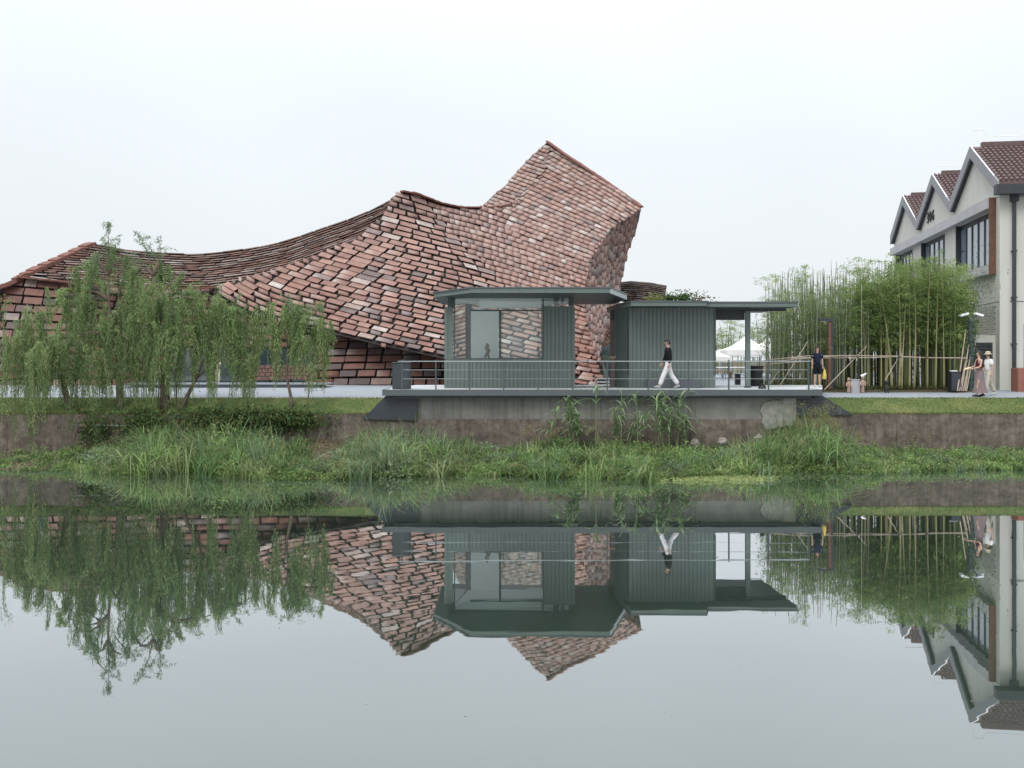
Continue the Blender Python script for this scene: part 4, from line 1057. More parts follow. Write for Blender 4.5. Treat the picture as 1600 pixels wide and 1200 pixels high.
# leafy mounds: nettle, mugwort and creeper heaps, hollow-looking domes of small leaves
mp_, mt, mpos, mz = bank_pos(300)
ok = (NR.random(300) < np.where(mp_ < 100, .3, 1)) & ~((mp_ > 482) & (mp_ < 545) & (mt > .45)); mp_, mt, mpos, mz = mp_[ok], mt[ok], mpos[ok], mz[ok]
MQ, MDn, ML, MW, MC = [], [], [], [], []
for i in range(len(mp_)):
    hm = min(max(mz[i] - mpos[i, 2], .3), 1.3) * RND.choice((.5, .7, .95, 1.3)) * RND.uniform(.8, 1.15) * (.6 + .4 * min(mt[i] * 2.0, 1)); r = RND.uniform(.25, .6); k = int(230 * r / .4)
    d = norm(NR.normal(0, 1, (k, 3))); d[:, 2] = np.abs(d[:, 2]); rr = NR.random((k, 1)) ** .35
    bump = 1 + .25 * np.sin(d[:, :1] * 7 + i) * np.cos(d[:, 1:2] * 6)
    MQ.append(mpos[i] + d * rr * bump * np.array((r, r, hm)) + NR.normal(0, .03, (k, 3))); MDn.append(d * .7 + NR.normal(0, .7, (k, 3)))
    L_ = RND.choice((.06, .08, .11)); ML.append(NR.uniform(.7, 1.3, k) * L_); MW.append(NR.uniform(.4, .7, k) * L_)
    p_ = RND.choice((((.10, .17, .06), (.21, .30, .11)), ((.16, .25, .085), (.32, .42, .16)), ((.18, .24, .15), (.30, .36, .23)))) if not 540 < mp_[i] < 720 else ((.17, .21, .135), (.30, .34, .23))
    MC.append(tint(k, *p_, .2) * RND.uniform(.65, 1.4))
stuff('bank_undergrowth', [leaf_quads(np.vstack(MQ), np.vstack(MDn), np.concatenate(ML), np.concatenate(MW), np.vstack(MC))])
# loose blades and sprigs between them
px, t, pos, zt_ = bank_pos(5200)
kp = NR.random(len(px)) < density(px) * .8; px, t, pos, zt_ = px[kp], t[kp], pos[kp], zt_[kp]
h = np.clip((zt_ - pos[:, 2]), .12, 2.0) * (.3 + .9 * NR.random(len(px)) ** 1.4) * (.5 + .5 * np.clip(t * 2.2, 0, 1)); g = NR.random(len(px)) < .6; ng = g.sum()
stuff('bank_loose_grass', [blades(pos[g], h[g] * 1.15, NR.uniform(.014, .03, ng), NR.normal(.22, .2, ng), np.clip(NR.normal(.35, .22, ng), 0, .8), tint(ng, G_MD, (.20, .27, .10), .25))], M_BLADE)
stuff('bank_sprigs', [sprigs(pos[~g], h[~g] * .9, 14, .085, .045, G_DK, (.13, .18, .075))])
# low leafy carpet down to the water with some growth lying on the water
px, t, pos, zt_ = bank_pos(4600, pw=3.0)
kp = NR.random(len(px)) < density(px) * np.where(px < 100, .5, 1); px, t, pos = px[kp], t[kp], pos[kp]; pos[:, 1] -= NR.random(len(px)) * .35
stuff('waterside_creeper', [sprigs(pos, .10 + .22 * NR.random(len(pos)), 7, .07, .05, (.15, .23, .08), (.32, .41, .15), .10)])
# dead stalks and straw at the waterline
px, t, pos, zt_ = bank_pos(900, pw=4); pos[:, 2] = .02
stuff('dry_stalks', [blades(pos, NR.uniform(.2, .6, 900), .014, NR.normal(.9, .5, 900), .3, tint(900, (.22, .14, .07), (.36, .27, .16), .2), 3)], M_BLADE)
# yellow flowering tops near the right cheek plate
px_ = np.concatenate([NR.normal(1270, 18, 46), NR.uniform(1190, 1460, 22)]); n = len(px_)
d_ = NR.uniform(33.2, 34.4, n); zc = CH + (HY - np.concatenate([NR.uniform(632, 672, 46), NR.uniform(672, 706, 22)])) * d_ / F
pp = np.stack([(px_ - 800) * d_ / F, d_, zc], 1)
b_ = np.repeat(pp, 40, 0) + NR.normal(0, .07, (n * 40, 3)) * np.array((1, 1, 1.4))
st = blades(pp - np.array((0, 0, .7)), .75, .012, 0.03, .02, tint(n, G_MD, G_LT), 2)
stuff('flowering_weed', [leaf_quads(b_, NR.normal(0, 1, (len(b_), 3)) + np.array((0, 0, .6)), .07, .016, tint(len(b_), (.22, .24, .09), (.40, .34, .16), .2)), st])
# duckweed raft and scattered floating leaves
n = 2600; a = NR.random(n) * 2 * np.pi; r = NR.random(n) ** .6
rw = 1 + .3 * np.sin(a * 3 + .6) + .22 * np.sin(a * 7 + 2) + .12 * np.sin(a * 13); px_ = 1118 + 70 * r * rw * np.cos(a) + NR.normal(0, 3, n); py_ = 747 + 6.5 * r * rw * np.sin(a) + NR.normal(0, 1, n)
d_ = F * CH / (py_ - HY); q = np.stack([(px_ - 800) * d_ / F, d_, .015 + .05 * NR.random(n)], 1)
stuff('duckweed', [leaf_quads(q, NR.normal(0, 1, (n, 3)) * np.array((1, 1, .25)), .075, .06, tint(n, (.30, .35, .13), (.46, .50, .24), .15))])
n = 420; px_ = np.concatenate([NR.uniform(1180, 1640, 300), NR.uniform(-20, 900, 120)]); py_ = np.interp(px_, WL[:, 0], WL[:, 1]) + 3 + np.abs(NR.normal(0, 8, n))
d_ = F * CH / (py_ - HY); q = np.stack([(px_ - 800) * d_ / F, d_, .006 + .012 * NR.random(n)], 1)
stuff('floating_leaves', [leaf_quads(q, NR.normal(0, 1, (n, 3)) * np.array((1, 1, .05)), .085, .035, tint(n, (.10, .15, .07), (.22, .25, .14), .2))])
n = 26; px_ = NR.uniform(20, 1580, n); py_ = NR.uniform(790, 1130, n); d_ = F * CH / (py_ - HY); q = np.stack([(px_ - 800) * d_ / F, d_, np.full(n, .006)], 1)
stuff('drifting_specks', [leaf_quads(q, NR.normal(0, 1, (n, 3)) * np.array((1, 1, .02)), NR.uniform(.02, .05, n), .014, tint(n, (.40, .42, .34), (.7, .7, .62), .2))])
# ivy and creeper over the left part of the wall and on the lawn edge
n = 8200; px_ = NR.choice([0, 1, 2, 3], n, p=[.10, .20, .52, .18])
cx = np.array([150, 225, 370, 455])[px_] + NR.normal(0, 1, n) * np.array([16, 18, 55, 25])[px_]
cy = np.array([668, 664, 655, 652])[px_] + NR.normal(0, 1, n) * np.array([20, 16, 12, 7])[px_]
cy = np.maximum(cy, 632 + 8 * NR.random(n)); d_ = 34.62 - .28 * NR.random(n) ** 2 + np.where(cy < 650, .25 * NR.random(n), 0)
q = np.stack([(cx - 800) * d_ / F, d_, CH + (HY - cy) * d_ / F], 1)
stuff('ivy', [leaf_quads(q, NR.normal(0, .7, (n, 3)) + np.array((0, -.6, -.5)), NR.uniform(.06, .13, n), NR.uniform(.05, .1, n), np.where(NR.random((n, 1)) < .12, tint(n, (.2, .18, .06), (.28, .22, .1)), tint(n, (.05, .09, .035), (.17, .23, .085), .3)))])
# lawn: short tufts, fringe over the wall
for lo, hi, nn in ((-60, 600, 9000), (1286, 1680, 7000)):
    px_ = NR.uniform(lo, hi, nn); y = WALL_Y + (LAWN_T - WALL_Y) * NR.random(nn); x = (px_ - 800) * y / F
    ok = (x < LX_B + (LX_T - LX_B) * (y - WALL_Y) / (LAWN_T - WALL_Y)) if lo < 0 else (x > RX_B + (RX_T - RX_B) * (y - WALL_Y) / (LAWN_T - WALL_Y))
    x, y = x[ok], y[ok]; z = np.array([lawn_z(a_, b_) for a_, b_ in zip(x, y)])
    c = tint(len(x), (.085, .115, .035), (.18, .17, .065), .2)
    stuff('lawn_grass', [blades(np.stack([x, y, z], 1), NR.uniform(.03, .075, len(x)), .012, NR.normal(.2, .2, len(x)), .3, c, 2)], M_BLADE)
    nn //= 4; px_ = NR.uniform(lo, hi, nn); y = np.full(nn, WALL_Y + .02) + NR.uniform(-.03, .1, nn); x = (px_ - 800) * y / F
    ok = (x < LX_B) if lo < 0 else (x > RX_B); x, y = x[ok], y[ok]
    stuff('lawn_fringe', [blades(np.stack([x, y, np.full(len(x), 1.6)], 1), NR.uniform(.05, .16, len(x)), .012, NR.normal(.5, .4, len(x)), .6, tint(len(x), (.09, .11, .035), (.22, .19, .09), .2), 3)], M_BLADE)
# litter of dry leaves on the bare earth slip
n = 900; lx = NR.normal(-6.45, .55, n); ly = NR.uniform(32.6, 34.6, n); q = np.stack([lx, ly, [bank_z(a_, b_) + .02 for a_, b_ in zip(lx, ly)]], 1)
stuff('leaf_litter', [leaf_quads(q, NR.normal(0, 1, (n, 3)) * np.array((1, 1, .3)), .09, .04, tint(n, (.13, .085, .05), (.30, .22, .14), .25))])

# stones
for px_, py_, r_, lab in ((1086, 692, .13, 'pale boulder at the foot of the canal wall, left one of three'), (1128, 690, .14, 'pale pointed boulder at the foot of the canal wall, middle one of three'), (1186, 686, .16, 'pale boulder at the foot of the canal wall below the white patch')):
    m = MB(); m.ball((0, 0, 0), (r_ * 1.2, r_ * .8, r_), 7, 5)
    m.v = [tuple(c * (1 + RND.uniform(-.3, .3)) for c in v) for v in m.v]
    o = m.build('boulder', mat('pale_stone', (.27, .24, .22), .9, .2, var=.3, scale=6, bump=.4)); o.location = P(px_, py_, 34.2); tag(o, lab, 'boulder', 'boulders at the foot of the wall')

# tall reeds in front of the concrete wall
M_STALK = leaf_mat('reed_stalks', .1)
REEDS = [(872, 640, 'l'), (886, 622, 's'), (893, 632, 'd'), (902, 650, 'd'), (932, 612, 'b'), (962, 640, 'd'), (972, 614, 's'), (994, 612, 'b'), (1003, 655, 'l'), (1012, 650, 'l'), (1026, 622, 'd'), (1040, 618, 'd'), (1047, 640, 'd'), (1066, 618, 'd'), (1070, 650, 'd')]
REED_WORDS = {'l': 'slanting', 's': 'thin', 'd': 'densely leaved', 'b': 'almost bare'}
for i, (px_, py_, kind) in enumerate(REEDS):
    d = 33.7 + RND.uniform(-.25, .25); top = P(px_, py_, d); ln = RND.uniform(-.12, .12) + (.35 if kind == 'l' else 0)
    bz = .5; base = Vector((top.x - ln, d + RND.uniform(0, .3), bz)); Hh = top.z - bz
    rt = thing('reed', f'{REED_WORDS[kind]} tall green reed number' , 'reed', base, 0, 'tall reeds before the concrete wall')
    near = ['left end of the reeds', 'below the kiosk corner', 'under the sixth railing bay', 'in the left leafy clump', 'apart between two clumps', 'leaning into the middle clump', 'in the middle clump', 'apart, left of the walker', 'low in front of the walker',
            'low below the walker', 'left side of the right clump', 'centre of the right clump', 'low in the right clump', 'right end of the tall clump', 'lowest at the right end'][i]
    rt['label'] = f'{REED_WORDS[kind]} tall green reed, {near}'
    k = 7; pts = [(ln * (s / k) ** 1.4, 0.0, Hh * s / k) for s in range(k + 1)]
    m = MB(); m.tube(pts, [.022 - .012 * s / k for s in range(k + 1)], 5)
    me = mesh_np('stalk', m.v, m.f, M_STALK, np.tile(np.array((.18, .24, .11)), (len(m.v), 1))); link('stalk', me, rt, False)
    nl = {'l': 22, 's': 20, 'd': 38, 'b': 8}[kind]; s0 = .72 if kind == 'b' else .25
    u = np.sort(NR.uniform(s0, 1.0, nl)); bp = np.stack([ln * u ** 1.4, 0 * u, Hh * u], 1)
    c = tint(nl, (.19, .28, .14), (.38, .46, .27), .15)
    link('leaves', mesh_np('leaves', *joinq([blades(bp, NR.uniform(.32, .66, nl), NR.uniform(.06, .10, nl), NR.uniform(.2, .45, nl), NR.uniform(.6, 1.25, nl), c, 6)])[:2], M_BLADE, np.repeat(c, 14, 0)), rt, False)['kind'] = 'stuff'
# nodding grass plumes
M_STRAW = mat('straw', (.28, .22, .12), .8, .1)
for px_, py_, lab in ((878, 668, 'buff nodding grass plume left of the reeds'), (868, 676, 'second buff grass plume, lowest left of the reeds'), (930, 668, 'large buff nodding plume between the reed clumps'), (832, 668, 'upright buff seed head below the kiosk')):
    d = 33.5; t_ = P(px_, py_, d); rt = thing('grass_plume', lab, 'plume', (t_.x + .15, d, .5), 0, 'buff grass plumes on the bank')
    H_ = t_.z - .5
    m = MB(); m.tube([(0, 0, 0), (-.03, 0, H_ * .6), (-.15, 0, H_)], .007, 4); m.build('stem', M_STRAW, rt, world=False)
    n = 130; u = NR.random(n); q = np.stack([-.15 - .26 * u, NR.normal(0, .03, n), H_ + .02 - .22 * u ** 2], 1) + NR.normal(0, .03, (n, 3))
    V, fs, c = leaf_quads(q, NR.normal(0, .6, (n, 3)) + np.array((-.8, 0, -.6)), .11, .012, tint(n, (.30, .25, .15), (.42, .36, .24), .15)); link('plume', mesh_np('plume', V, fs, M_LEAF, c), rt, False)

# ------------------------------------------------------------------ willows
def willow(label, base, trunk, limbs, fountains, sprays=(), rad=.16):
    """fountains: (px, py, d, spread m, length m, strands) heads from which the hanging twigs fall; sprays: thin upright tops"""
    rt = thing('willow_tree', label, 'tree', base, 0, 'willows on the left lawn')
    B = Vector(base); loc = lambda p: Vector(p) - B
    m = MB(); tr = [loc(p) for p in trunk]; m.tube(tr, [rad * (1, .8, .55, .32, .16, .1)[min(i, 5)] for i in range(len(tr))], 8)
    tk = m.build('trunk', M_BARK, rt, smooth=True, world=False)
    V, Fs, C = [], [], []
    for (fx, fy, d, sp, ln, ns) in fountains:
        head = loc(P(fx, fy, d)); src = min(tr[1:], key=lambda q: (q - head).length + (3 if q.z > head.z else 0)); mid = src.lerp(head, .55) + Vector((RND.uniform(-.2, .2), RND.uniform(-.2, .2), .25))
        q = MB(); q.tube([src, src.lerp(mid, .5) + Vector((0, 0, .1)), mid, head - Vector((0, 0, .05))], [rad * .38, rad * .3, rad * .22, .015], 6); q.build('limb', M_BARK, rt, smooth=True, world=False)
        # twigs leave ragged sub-heads in locks, outward first, then hang
        nl_ = max(6, int(ns / 7.2)); per_l = 7; ns = nl_ * per_l
        hx = NR.normal(0, .42, nl_) * sp; hy = NR.normal(0, .35, nl_) * sp; hz_ = NR.normal(-.1, .26, nl_) - .25 * np.abs(hx)
        rep = lambda v: np.repeat(v, per_l)
        a = rep(NR.random(nl_) * 2 * np.pi) + NR.normal(0, .25, ns); r = rep(.62 * sp * NR.random(nl_) ** .8) * NR.uniform(.8, 1.2, ns); L = rep(ln * (.28 + .82 * NR.random(nl_) ** 1.2)) * NR.uniform(.72, 1.1, ns)
        ox_, oy_, oz_ = rep(hx) + NR.normal(0, .05, ns), rep(hy) + NR.normal(0, .05, ns), rep(hz_) + NR.normal(0, .06, ns)
        up0 = NR.uniform(.0, .22, ns) * sp
        per = 44; tt = np.linspace(0, 1, per)[None]
        s_ = tt * L[:, None]                              # length along the twig
        out = r[:, None] * (1 - np.exp(-s_ / (.3 * sp + .12)))
        z = oz_[:, None] + up0[:, None] * (1 - np.exp(-s_ * 5)) - np.maximum(s_ - .08 - .15 * r[:, None], 0)
        sway = rep(NR.normal(0, .12, nl_))[:, None] * tt ** 1.5 + NR.normal(0, .04, (ns, 1)) * tt + .03 * np.sin(tt * 7 + NR.random((ns, 1)) * 6)
        x = head.x + ox_[:, None] + out * np.cos(a)[:, None] + sway; y = head.y + oy_[:, None] + out * .8 * np.sin(a)[:, None]
        base_ = np.stack([x, y, head.z + z], -1)
        dz = np.gradient(base_, axis=1)
        gl = B.z + base_[..., 2]; ok = (gl > .5).ravel() & (NR.random(gl.size) < .92)
        pts = base_.reshape(-1, 3)[ok]; dd = norm(dz.reshape(-1, 3)[ok]) + NR.normal(0, .5, (ok.sum(), 3)); pts = pts + NR.normal(0, .018, pts.shape)
        cs = np.repeat(tint(nl_, (.15, .245, .105), (.38, .47, .215), .15), per_l, 0) * NR.uniform(.85, 1.15, (ns, 1)); yl = NR.random(ns) < .12; cs[yl] = tint(yl.sum(), (.38, .40, .18), (.48, .47, .24), .1)
        c = np.repeat(cs, per, 0)[ok]
        for v, f, cc in (leaf_quads(pts, dd, NR.uniform(.07, .13, len(pts)), NR.uniform(.017, .029, len(pts)), c),): V.append(v); Fs.append(f); C.append(cc)
        # the twigs themselves
        sub = base_[:, ::6]; k = sub.shape[1]; w = .004
        q0 = sub[:, :-1].reshape(-1, 3); q1 = sub[:, 1:].reshape(-1, 3); okt = (q1[:, 2] + B.z > .5); q0, q1 = q0[okt], q1[okt]; ox = np.array((w, 0, 0))
        v = np.stack([q0 - ox, q0 + ox, q1 + ox, q1 - ox], 1).reshape(-1, 3); V.append(v); Fs.append(np.arange(len(v)).reshape(-1, 4)); C.append(np.tile(np.array((.13, .13, .06)), (len(v), 1)))
    for (sx, sy, ex, ey, d, n) in sprays:
        a, b = loc(P(sx, sy, d)), loc(P(ex, ey, d)); q = MB()
        q.tube([a, a.lerp(b, .5) + Vector((.06, 0, .05)), b], [.025, .014, .005], 5); q.build('limb', M_BARK, rt, world=False)
        nt = max(5, n // 18); u = NR.uniform(.15, 1, nt); st = np.array(a)[None] * (1 - u[:, None]) + np.array(b)[None] * u[:, None]
        ax = norm(np.array(b - a)[None]); td = norm(ax + NR.normal(0, .55, (nt, 3))); tl = (1.05 - u) * 1.1 + .25
        pu = NR.random((nt, 28)); droop = pu ** 2 * tl[:, None] * .35
        p = st[:, None] + td[:, None] * (pu * tl[:, None])[..., None] - np.array((0, 0, 1)) * droop[..., None]
        p = p.reshape(-1, 3) + NR.normal(0, .03, (nt * 28, 3)); dd = np.repeat(td, 28, 0) * .5 + NR.normal(0, .5, p.shape) - np.array((0, 0, .5))
        v, f, c = leaf_quads(p, dd, NR.uniform(.08, .14, len(p)), .026, tint(len(p), (.15, .21, .12), (.25, .31, .17), .2)); V.append(v); Fs.append(f); C.append(c)
    V, Fs, C = joinq(list(zip(V, Fs, C)))
    link('crown', mesh_np('crown', V, Fs, M_LEAF, C), rt, False)
    return rt
D1 = 35.2
g0 = lambda px, d=35.0: Vector((PX(px, d), d, lawn_z(PX(px, d), d) - .05))
willow('leftmost willow leaning left, its twigs trailing down over the canal wall', g0(110), [g0(110), P(100, 605, D1), P(88, 560, D1), P(66, 515, D1)], 0,
       [(50, 490, 34.9, .75, 4.4, 150), (20, 530, 34.4, .7, 3.6, 100), (84, 525, 34.6, .6, 3.3, 90), (118, 550, 35.0, .5, 2.6, 60), (62, 545, 34.0, .7, 3.2, 80), (-18, 545, 34.8, .6, 2.6, 60)], rad=.13)
willow('tall airy willow with thin sprays rising above the museum roof', g0(189), [g0(189), P(186, 600, D1), P(176, 540, D1 + .2), P(170, 470, D1 + .3), P(168, 430, D1 + .3)], 0,
       [(138, 470, 35.6, .9, 2.9, 120), (165, 505, 35.2, .9, 2.9, 120), (118, 520, 35.0, .7, 2.4, 70), (196, 478, 35.8, .85, 3.1, 120), (205, 530, 34.9, .7, 3.6, 90), (150, 412, 35.9, .75, 1.9, 62), (190, 404, 36, .75, 1.9, 62), (104, 462, 35.6, .6, 2.0, 60), (128, 440, 35.8, .6, 1.7, 44), (152, 560, 34.6, .5, 3.2, 60)],
       [(168, 432, 168, 345, 35.5, 260), (160, 440, 150, 400, 35.5, 160), (180, 435, 205, 400, 35.6, 200), (150, 400, 172, 372, 35.5, 120)], rad=.15)
willow('large thick-trunked willow with the densest hanging crown over the museum entrance', g0(258), [g0(258), P(257, 590, D1), P(256, 540, D1), P(248, 480, D1 + .3), P(240, 430, D1 + .4)], 0,
       [(222, 470, 35.4, .95, 3.0, 140), (262, 462, 35.2, 1.0, 3.4, 160), (300, 458, 35.5, .95, 3.2, 150), (330, 470, 35.2, .8, 2.6, 110), (240, 520, 34.7, .8, 3.4, 100), (285, 510, 34.8, .9, 3.2, 110), (212, 428, 36, .8, 1.8, 60), (250, 418, 36, .8, 1.8, 60), (280, 438, 35.8, .7, 1.6, 48)],
       [(240, 435, 220, 368, 35.8, 230), (246, 430, 250, 376, 35.7, 150), (238, 440, 196, 405, 35.8, 120)], rad=.19)
willow('slim willow leaning right beside the large willow', g0(284), [g0(284), P(292, 620, D1 - .1), P(306, 592, D1 - .1), P(326, 545, D1), P(350, 500, D1 + .2)], 0,
       [(345, 482, 35.3, .85, 2.7, 120), (378, 492, 35.2, .8, 3.0, 110), (320, 540, 34.9, .6, 2.0, 60), (400, 500, 35.5, .65, 2.7, 70), (384, 560, 34.7, .35, 2.4, 50)], [(350, 500, 372, 462, 35.3, 110)], rad=.10)
willow('small thin willow with a forked pinkish trunk at the right end', g0(455), [g0(455), P(455, 622, D1), P(448, 590, D1), P(450, 545, D1), P(458, 495, D1 + .1)], 0,
       [(446, 478, 35.4, .8, 2.3, 90), (478, 486, 35.2, .85, 2.0, 90), (505, 512, 35.2, .6, 2.1, 60), (425, 500, 35.4, .6, 2.3, 55), (470, 540, 34.9, .6, 1.6, 46)], [(458, 495, 452, 462, 35.4, 110), (458, 500, 492, 476, 35.3, 110)], rad=.075)
for px_, py_, lab in ((275, 600, 'thin young tree stem right of the thick willow trunk'), (247, 600, 'thin dark sapling stem left of the thick willow trunk'), (480, 612, 'small spindly sapling beside the bare lawn patch')):
    b = g0(px_); m = MB(); t_ = P(px_ + RND.uniform(-3, 3), py_ - 50 if px_ < 400 else 575, 35.1)
    rt = thing('sapling', lab, 'sapling', b)
    m.tube([(0, 0, 0), tuple((t_ - b) * .5 + Vector((.05, 0, 0))), tuple(t_ - b)], [.03, .022, .01], 6); m.build('trunk', M_BARK, rt, world=False)
    n = 90; u = NR.uniform(.35, 1, n); p = np.array(t_ - b)[None] * u[:, None] + NR.normal(0, .12, (n, 3))
    V, fs, c = leaf_quads(p, NR.normal(0, 1, (n, 3)) - np.array((0, 0, .5)), .09, .03, tint(n, G_MD, (.2, .18, .08))); link('crown', mesh_np('crown', V, fs, M_LEAF, c), rt, False)

# ------------------------------------------------------------------ bamboo grove
def culm_colour(kind):
    return {'green': ((.11, .14, .06), (.25, .25, .12)), 'grey': ((.22, .235, .17), (.36, .36, .27)), 'tan': ((.33, .28, .15), (.44, .38, .22))}[kind]
def bamboo_meshes(kind, seed):
    rr = random.Random(seed); Hh = 6.4; r0 = {'green': .032, 'grey': .03, 'tan': .040}[kind]
    k = 12; bend = (rr.uniform(-.25, .25), rr.uniform(-.2, .2))
    pts = [(bend[0] * (i / k) ** 2.2, bend[1] * (i / k) ** 2.2, Hh * i / k) for i in range(k + 1)]
    m = MB(); m.tube(pts, [r0 * (1 - (.62 if kind == 'grey' else .85) * i / k) for i in range(k + 1)], 6)
    for i in range(1, k): m.tube([(pts[i][0], pts[i][1], pts[i][2] - .012), (pts[i][0], pts[i][1], pts[i][2] + .012)], r0 * (1.14 - (.62 if kind == 'grey' else .85) * i / k), 6, cap=False)
    a, b = culm_colour(kind); c = np.array(a) * .5 + np.array(b) * .5; c = c * rr.uniform(.8, 1.15)
    culm = mesh_np('culm', m.v, m.f, M_STALK, np.tile(c, (len(m.v), 1)), smooth=True)
    # side branches with leaf fans
    n_br = {'green': 34, 'grey': 20, 'tan': 26}[kind]; per = {'green': 17, 'grey': 7, 'tan': 16}[kind]
    u = NR.uniform({'green': .36, 'grey': .35, 'tan': .55}[kind], {'green': 1.0, 'grey': .80, 'tan': 1.0}[kind], n_br)
    st = np.stack([bend[0] * u ** 2.2, bend[1] * u ** 2.2, Hh * u], 1); a_ = NR.random(n_br) * 6.28
    dr = np.stack([np.cos(a_), np.sin(a_), NR.uniform(.1, .7, n_br)], 1); ln = NR.uniform(.35, .95, n_br) * (1.15 - .5 * u)
    pu = NR.uniform(.25, 1, (n_br, per)); p = st[:, None] + dr[:, None] * (pu * ln[:, None])[..., None] - np.array((0, 0, 1)) * (pu ** 2 * ln[:, None] * .35)[..., None]
    p = p.reshape(-1, 3) + NR.normal(0, .07, (n_br * per, 3)); d = np.repeat(dr, per, 0) * .5 + NR.normal(0, .6, p.shape) - np.array((0, 0, .55))
    cc = {'green': ((.15, .23, .075), (.37, .44, .165)), 'grey': ((.16, .20, .11), (.26, .30, .17)), 'tan': ((.14, .22, .07), (.30, .36, .13))}[kind]
    lv = leaf_quads(p, d, NR.uniform(.10, .19, len(p)), NR.uniform(.022, .036, len(p)), np.repeat(tint(n_br, *cc, .2), per, 0))
    ends = st + dr * ln[:, None]; w = np.array((.004, 0, 0)); v = np.stack([st - w, st + w, ends + w, ends - w], 1).reshape(-1, 3)
    V, fs, c = joinq([lv, (v, np.arange(len(v)).reshape(-1, 4), np.tile(np.array((.16, .17, .08)), (len(v), 1)))])
    return culm, mesh_np('foliage', V, fs, M_LEAF, c)
BAM = {k: [bamboo_meshes(k, 100 + i * 7 + j) for i in range(5)] for j, k in enumerate(('green', 'grey', 'tan'))}
BL = {'green': ('slender green bamboo with leafy crown in the right part of the grove', 'leafy green bamboos of the grove'),
      'grey': ('greyish thin bamboo with bare twiggy top in the left part of the grove', 'thin grey bamboos of the grove'),
      'tan': None}
def plant_bamboo(kind, px_, d, ptop, label=None, thick=1.0, tilt=0.0):
    culm, fol = BAM[kind][RND.randrange(5)]
    z0 = gz(0, d) - .03; H_ = PZ(ptop, d) - z0; x = PX(px_, d)
    lab, grp = (label, 'thick tan bamboos at the front of the grove') if label else BL[kind]
    o = thing('bamboo', lab, 'bamboo', (x, d, z0), RND.uniform(0, 6.28), grp)
    o.rotation_euler = (RND.uniform(-.02, .02), tilt + RND.uniform(-.025, .025), RND.uniform(0, 6.28) if not tilt else 0)
    s = H_ / 6.4; o.scale = (thick, thick, s)
    for nm, me in (('culm', culm), ('foliage', fol)): c = bpy.data.objects.new(nm, me); COL.objects.link(c); c.parent = o
    return o
def top_row(px_):   # skyline of the grove in the photo
    return np.interp(px_, [1120, 1180, 1210, 1235, 1260, 1300, 1330, 1375, 1400, 1440, 1480, 1515], [505, 455, 425, 412, 420, 410, 408, 404, 392, 398, 400, 425])
for i in range(104):   # dense back and middle rows, right side
    px_ = RND.uniform(1345, 1512); d = RND.choice((41.3, 42.2, 43.2, 44.5)) + RND.uniform(-.4, .4)
    plant_bamboo('green', px_, d, float(top_row(px_)) + RND.uniform(0, 50), thick=RND.uniform(.8, 1.25))
for i in range(144):   # thinner, greyer left side
    px_ = 1196 + 160 * RND.random() ** .85; d = RND.choice((41.5, 42.6, 44, 46)) + RND.uniform(-.5, .5)
    plant_bamboo('grey' if RND.random() < .8 else 'green', px_, d, float(top_row(px_)) + RND.uniform(-4, 62), thick=RND.uniform(.7, 1.15))
for i in range(28):    # beyond the tents
    px_ = RND.uniform(1112, 1215); d = RND.uniform(80, 88)
    plant_bamboo('green' if RND.random() < .6 else 'grey', px_, d, RND.uniform(482, 520) if px_ > 1128 else RND.uniform(505, 540), thick=1.6)
TAN = [(1377, 41.0, 470, 1.0), (1385, 40.9, 460, 1.05), (1394, 40.8, 455, 1.7), (1405, 40.8, 450, 1.6), (1409, 40.7, 440, 1.0), (1421, 40.9, 440, 1.5), (1428, 40.7, 430, 1.3), (1449, 40.8, 420, 1.0), (1462, 40.9, 415, 1.0), (1475, 40.9, 425, .95), (1352, 41.1, 470, 1.2), (1358, 41.2, 465, .9)]
for i, (px_, d, pt_, th) in enumerate(TAN):
    w = ['slim tan bamboo left of the two thickest culms', 'tan bamboo just left of the thick pair', 'very thick tan bamboo, left one of the pair', 'thick tan bamboo tied to the rail', 'thin yellow bamboo against the thick tan one', 'thick leaning tan bamboo right of the tied one',
         'stout yellow bamboo beside the leaning tan one', 'straight yellow bamboo mid right of the grove', 'yellow bamboo next but one to the black speaker', 'thin yellow bamboo just left of the black speaker', 'tan bamboo above the stone figures', 'thin tan bamboo right of the stone figures'][i]
    plant_bamboo('tan', px_, d + .35, pt_ - 22, w, th, RND.uniform(-.05, .05) if th > 1.2 else 0.0)
n = 16000; px_ = 1205 + 322 * NR.random(n) ** .8; d_ = np.where(NR.random(n) < .62, NR.uniform(45.5, 47.4, n), NR.uniform(40.75, 43, n)); fr_ = d_ < 44; zz = np.where(fr_, 4.0 + 2.6 * NR.random(n) ** .8, 2.2 + 4.2 * NR.random(n) ** .8 * np.clip((px_ - 1190) / 160, .35, 1)); kp = (~fr_ & ((px_ > 1330) | (NR.random(n) < .55))) | (fr_ & (px_ > 1340 + 60 * NR.random(n))); px_, d_, zz = px_[kp], d_[kp], np.minimum(zz, CH + (HY - top_row(px_) - np.where(px_ < 1335, 34, 6)) * d_ / F)[kp]; n = len(px_)
q = np.stack([(px_ - 800) * d_ / F, d_, zz], 1)
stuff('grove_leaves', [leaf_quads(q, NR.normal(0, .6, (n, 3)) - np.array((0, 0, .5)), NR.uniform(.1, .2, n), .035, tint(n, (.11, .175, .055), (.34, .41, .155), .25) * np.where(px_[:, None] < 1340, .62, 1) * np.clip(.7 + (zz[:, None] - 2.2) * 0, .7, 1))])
m = MB()
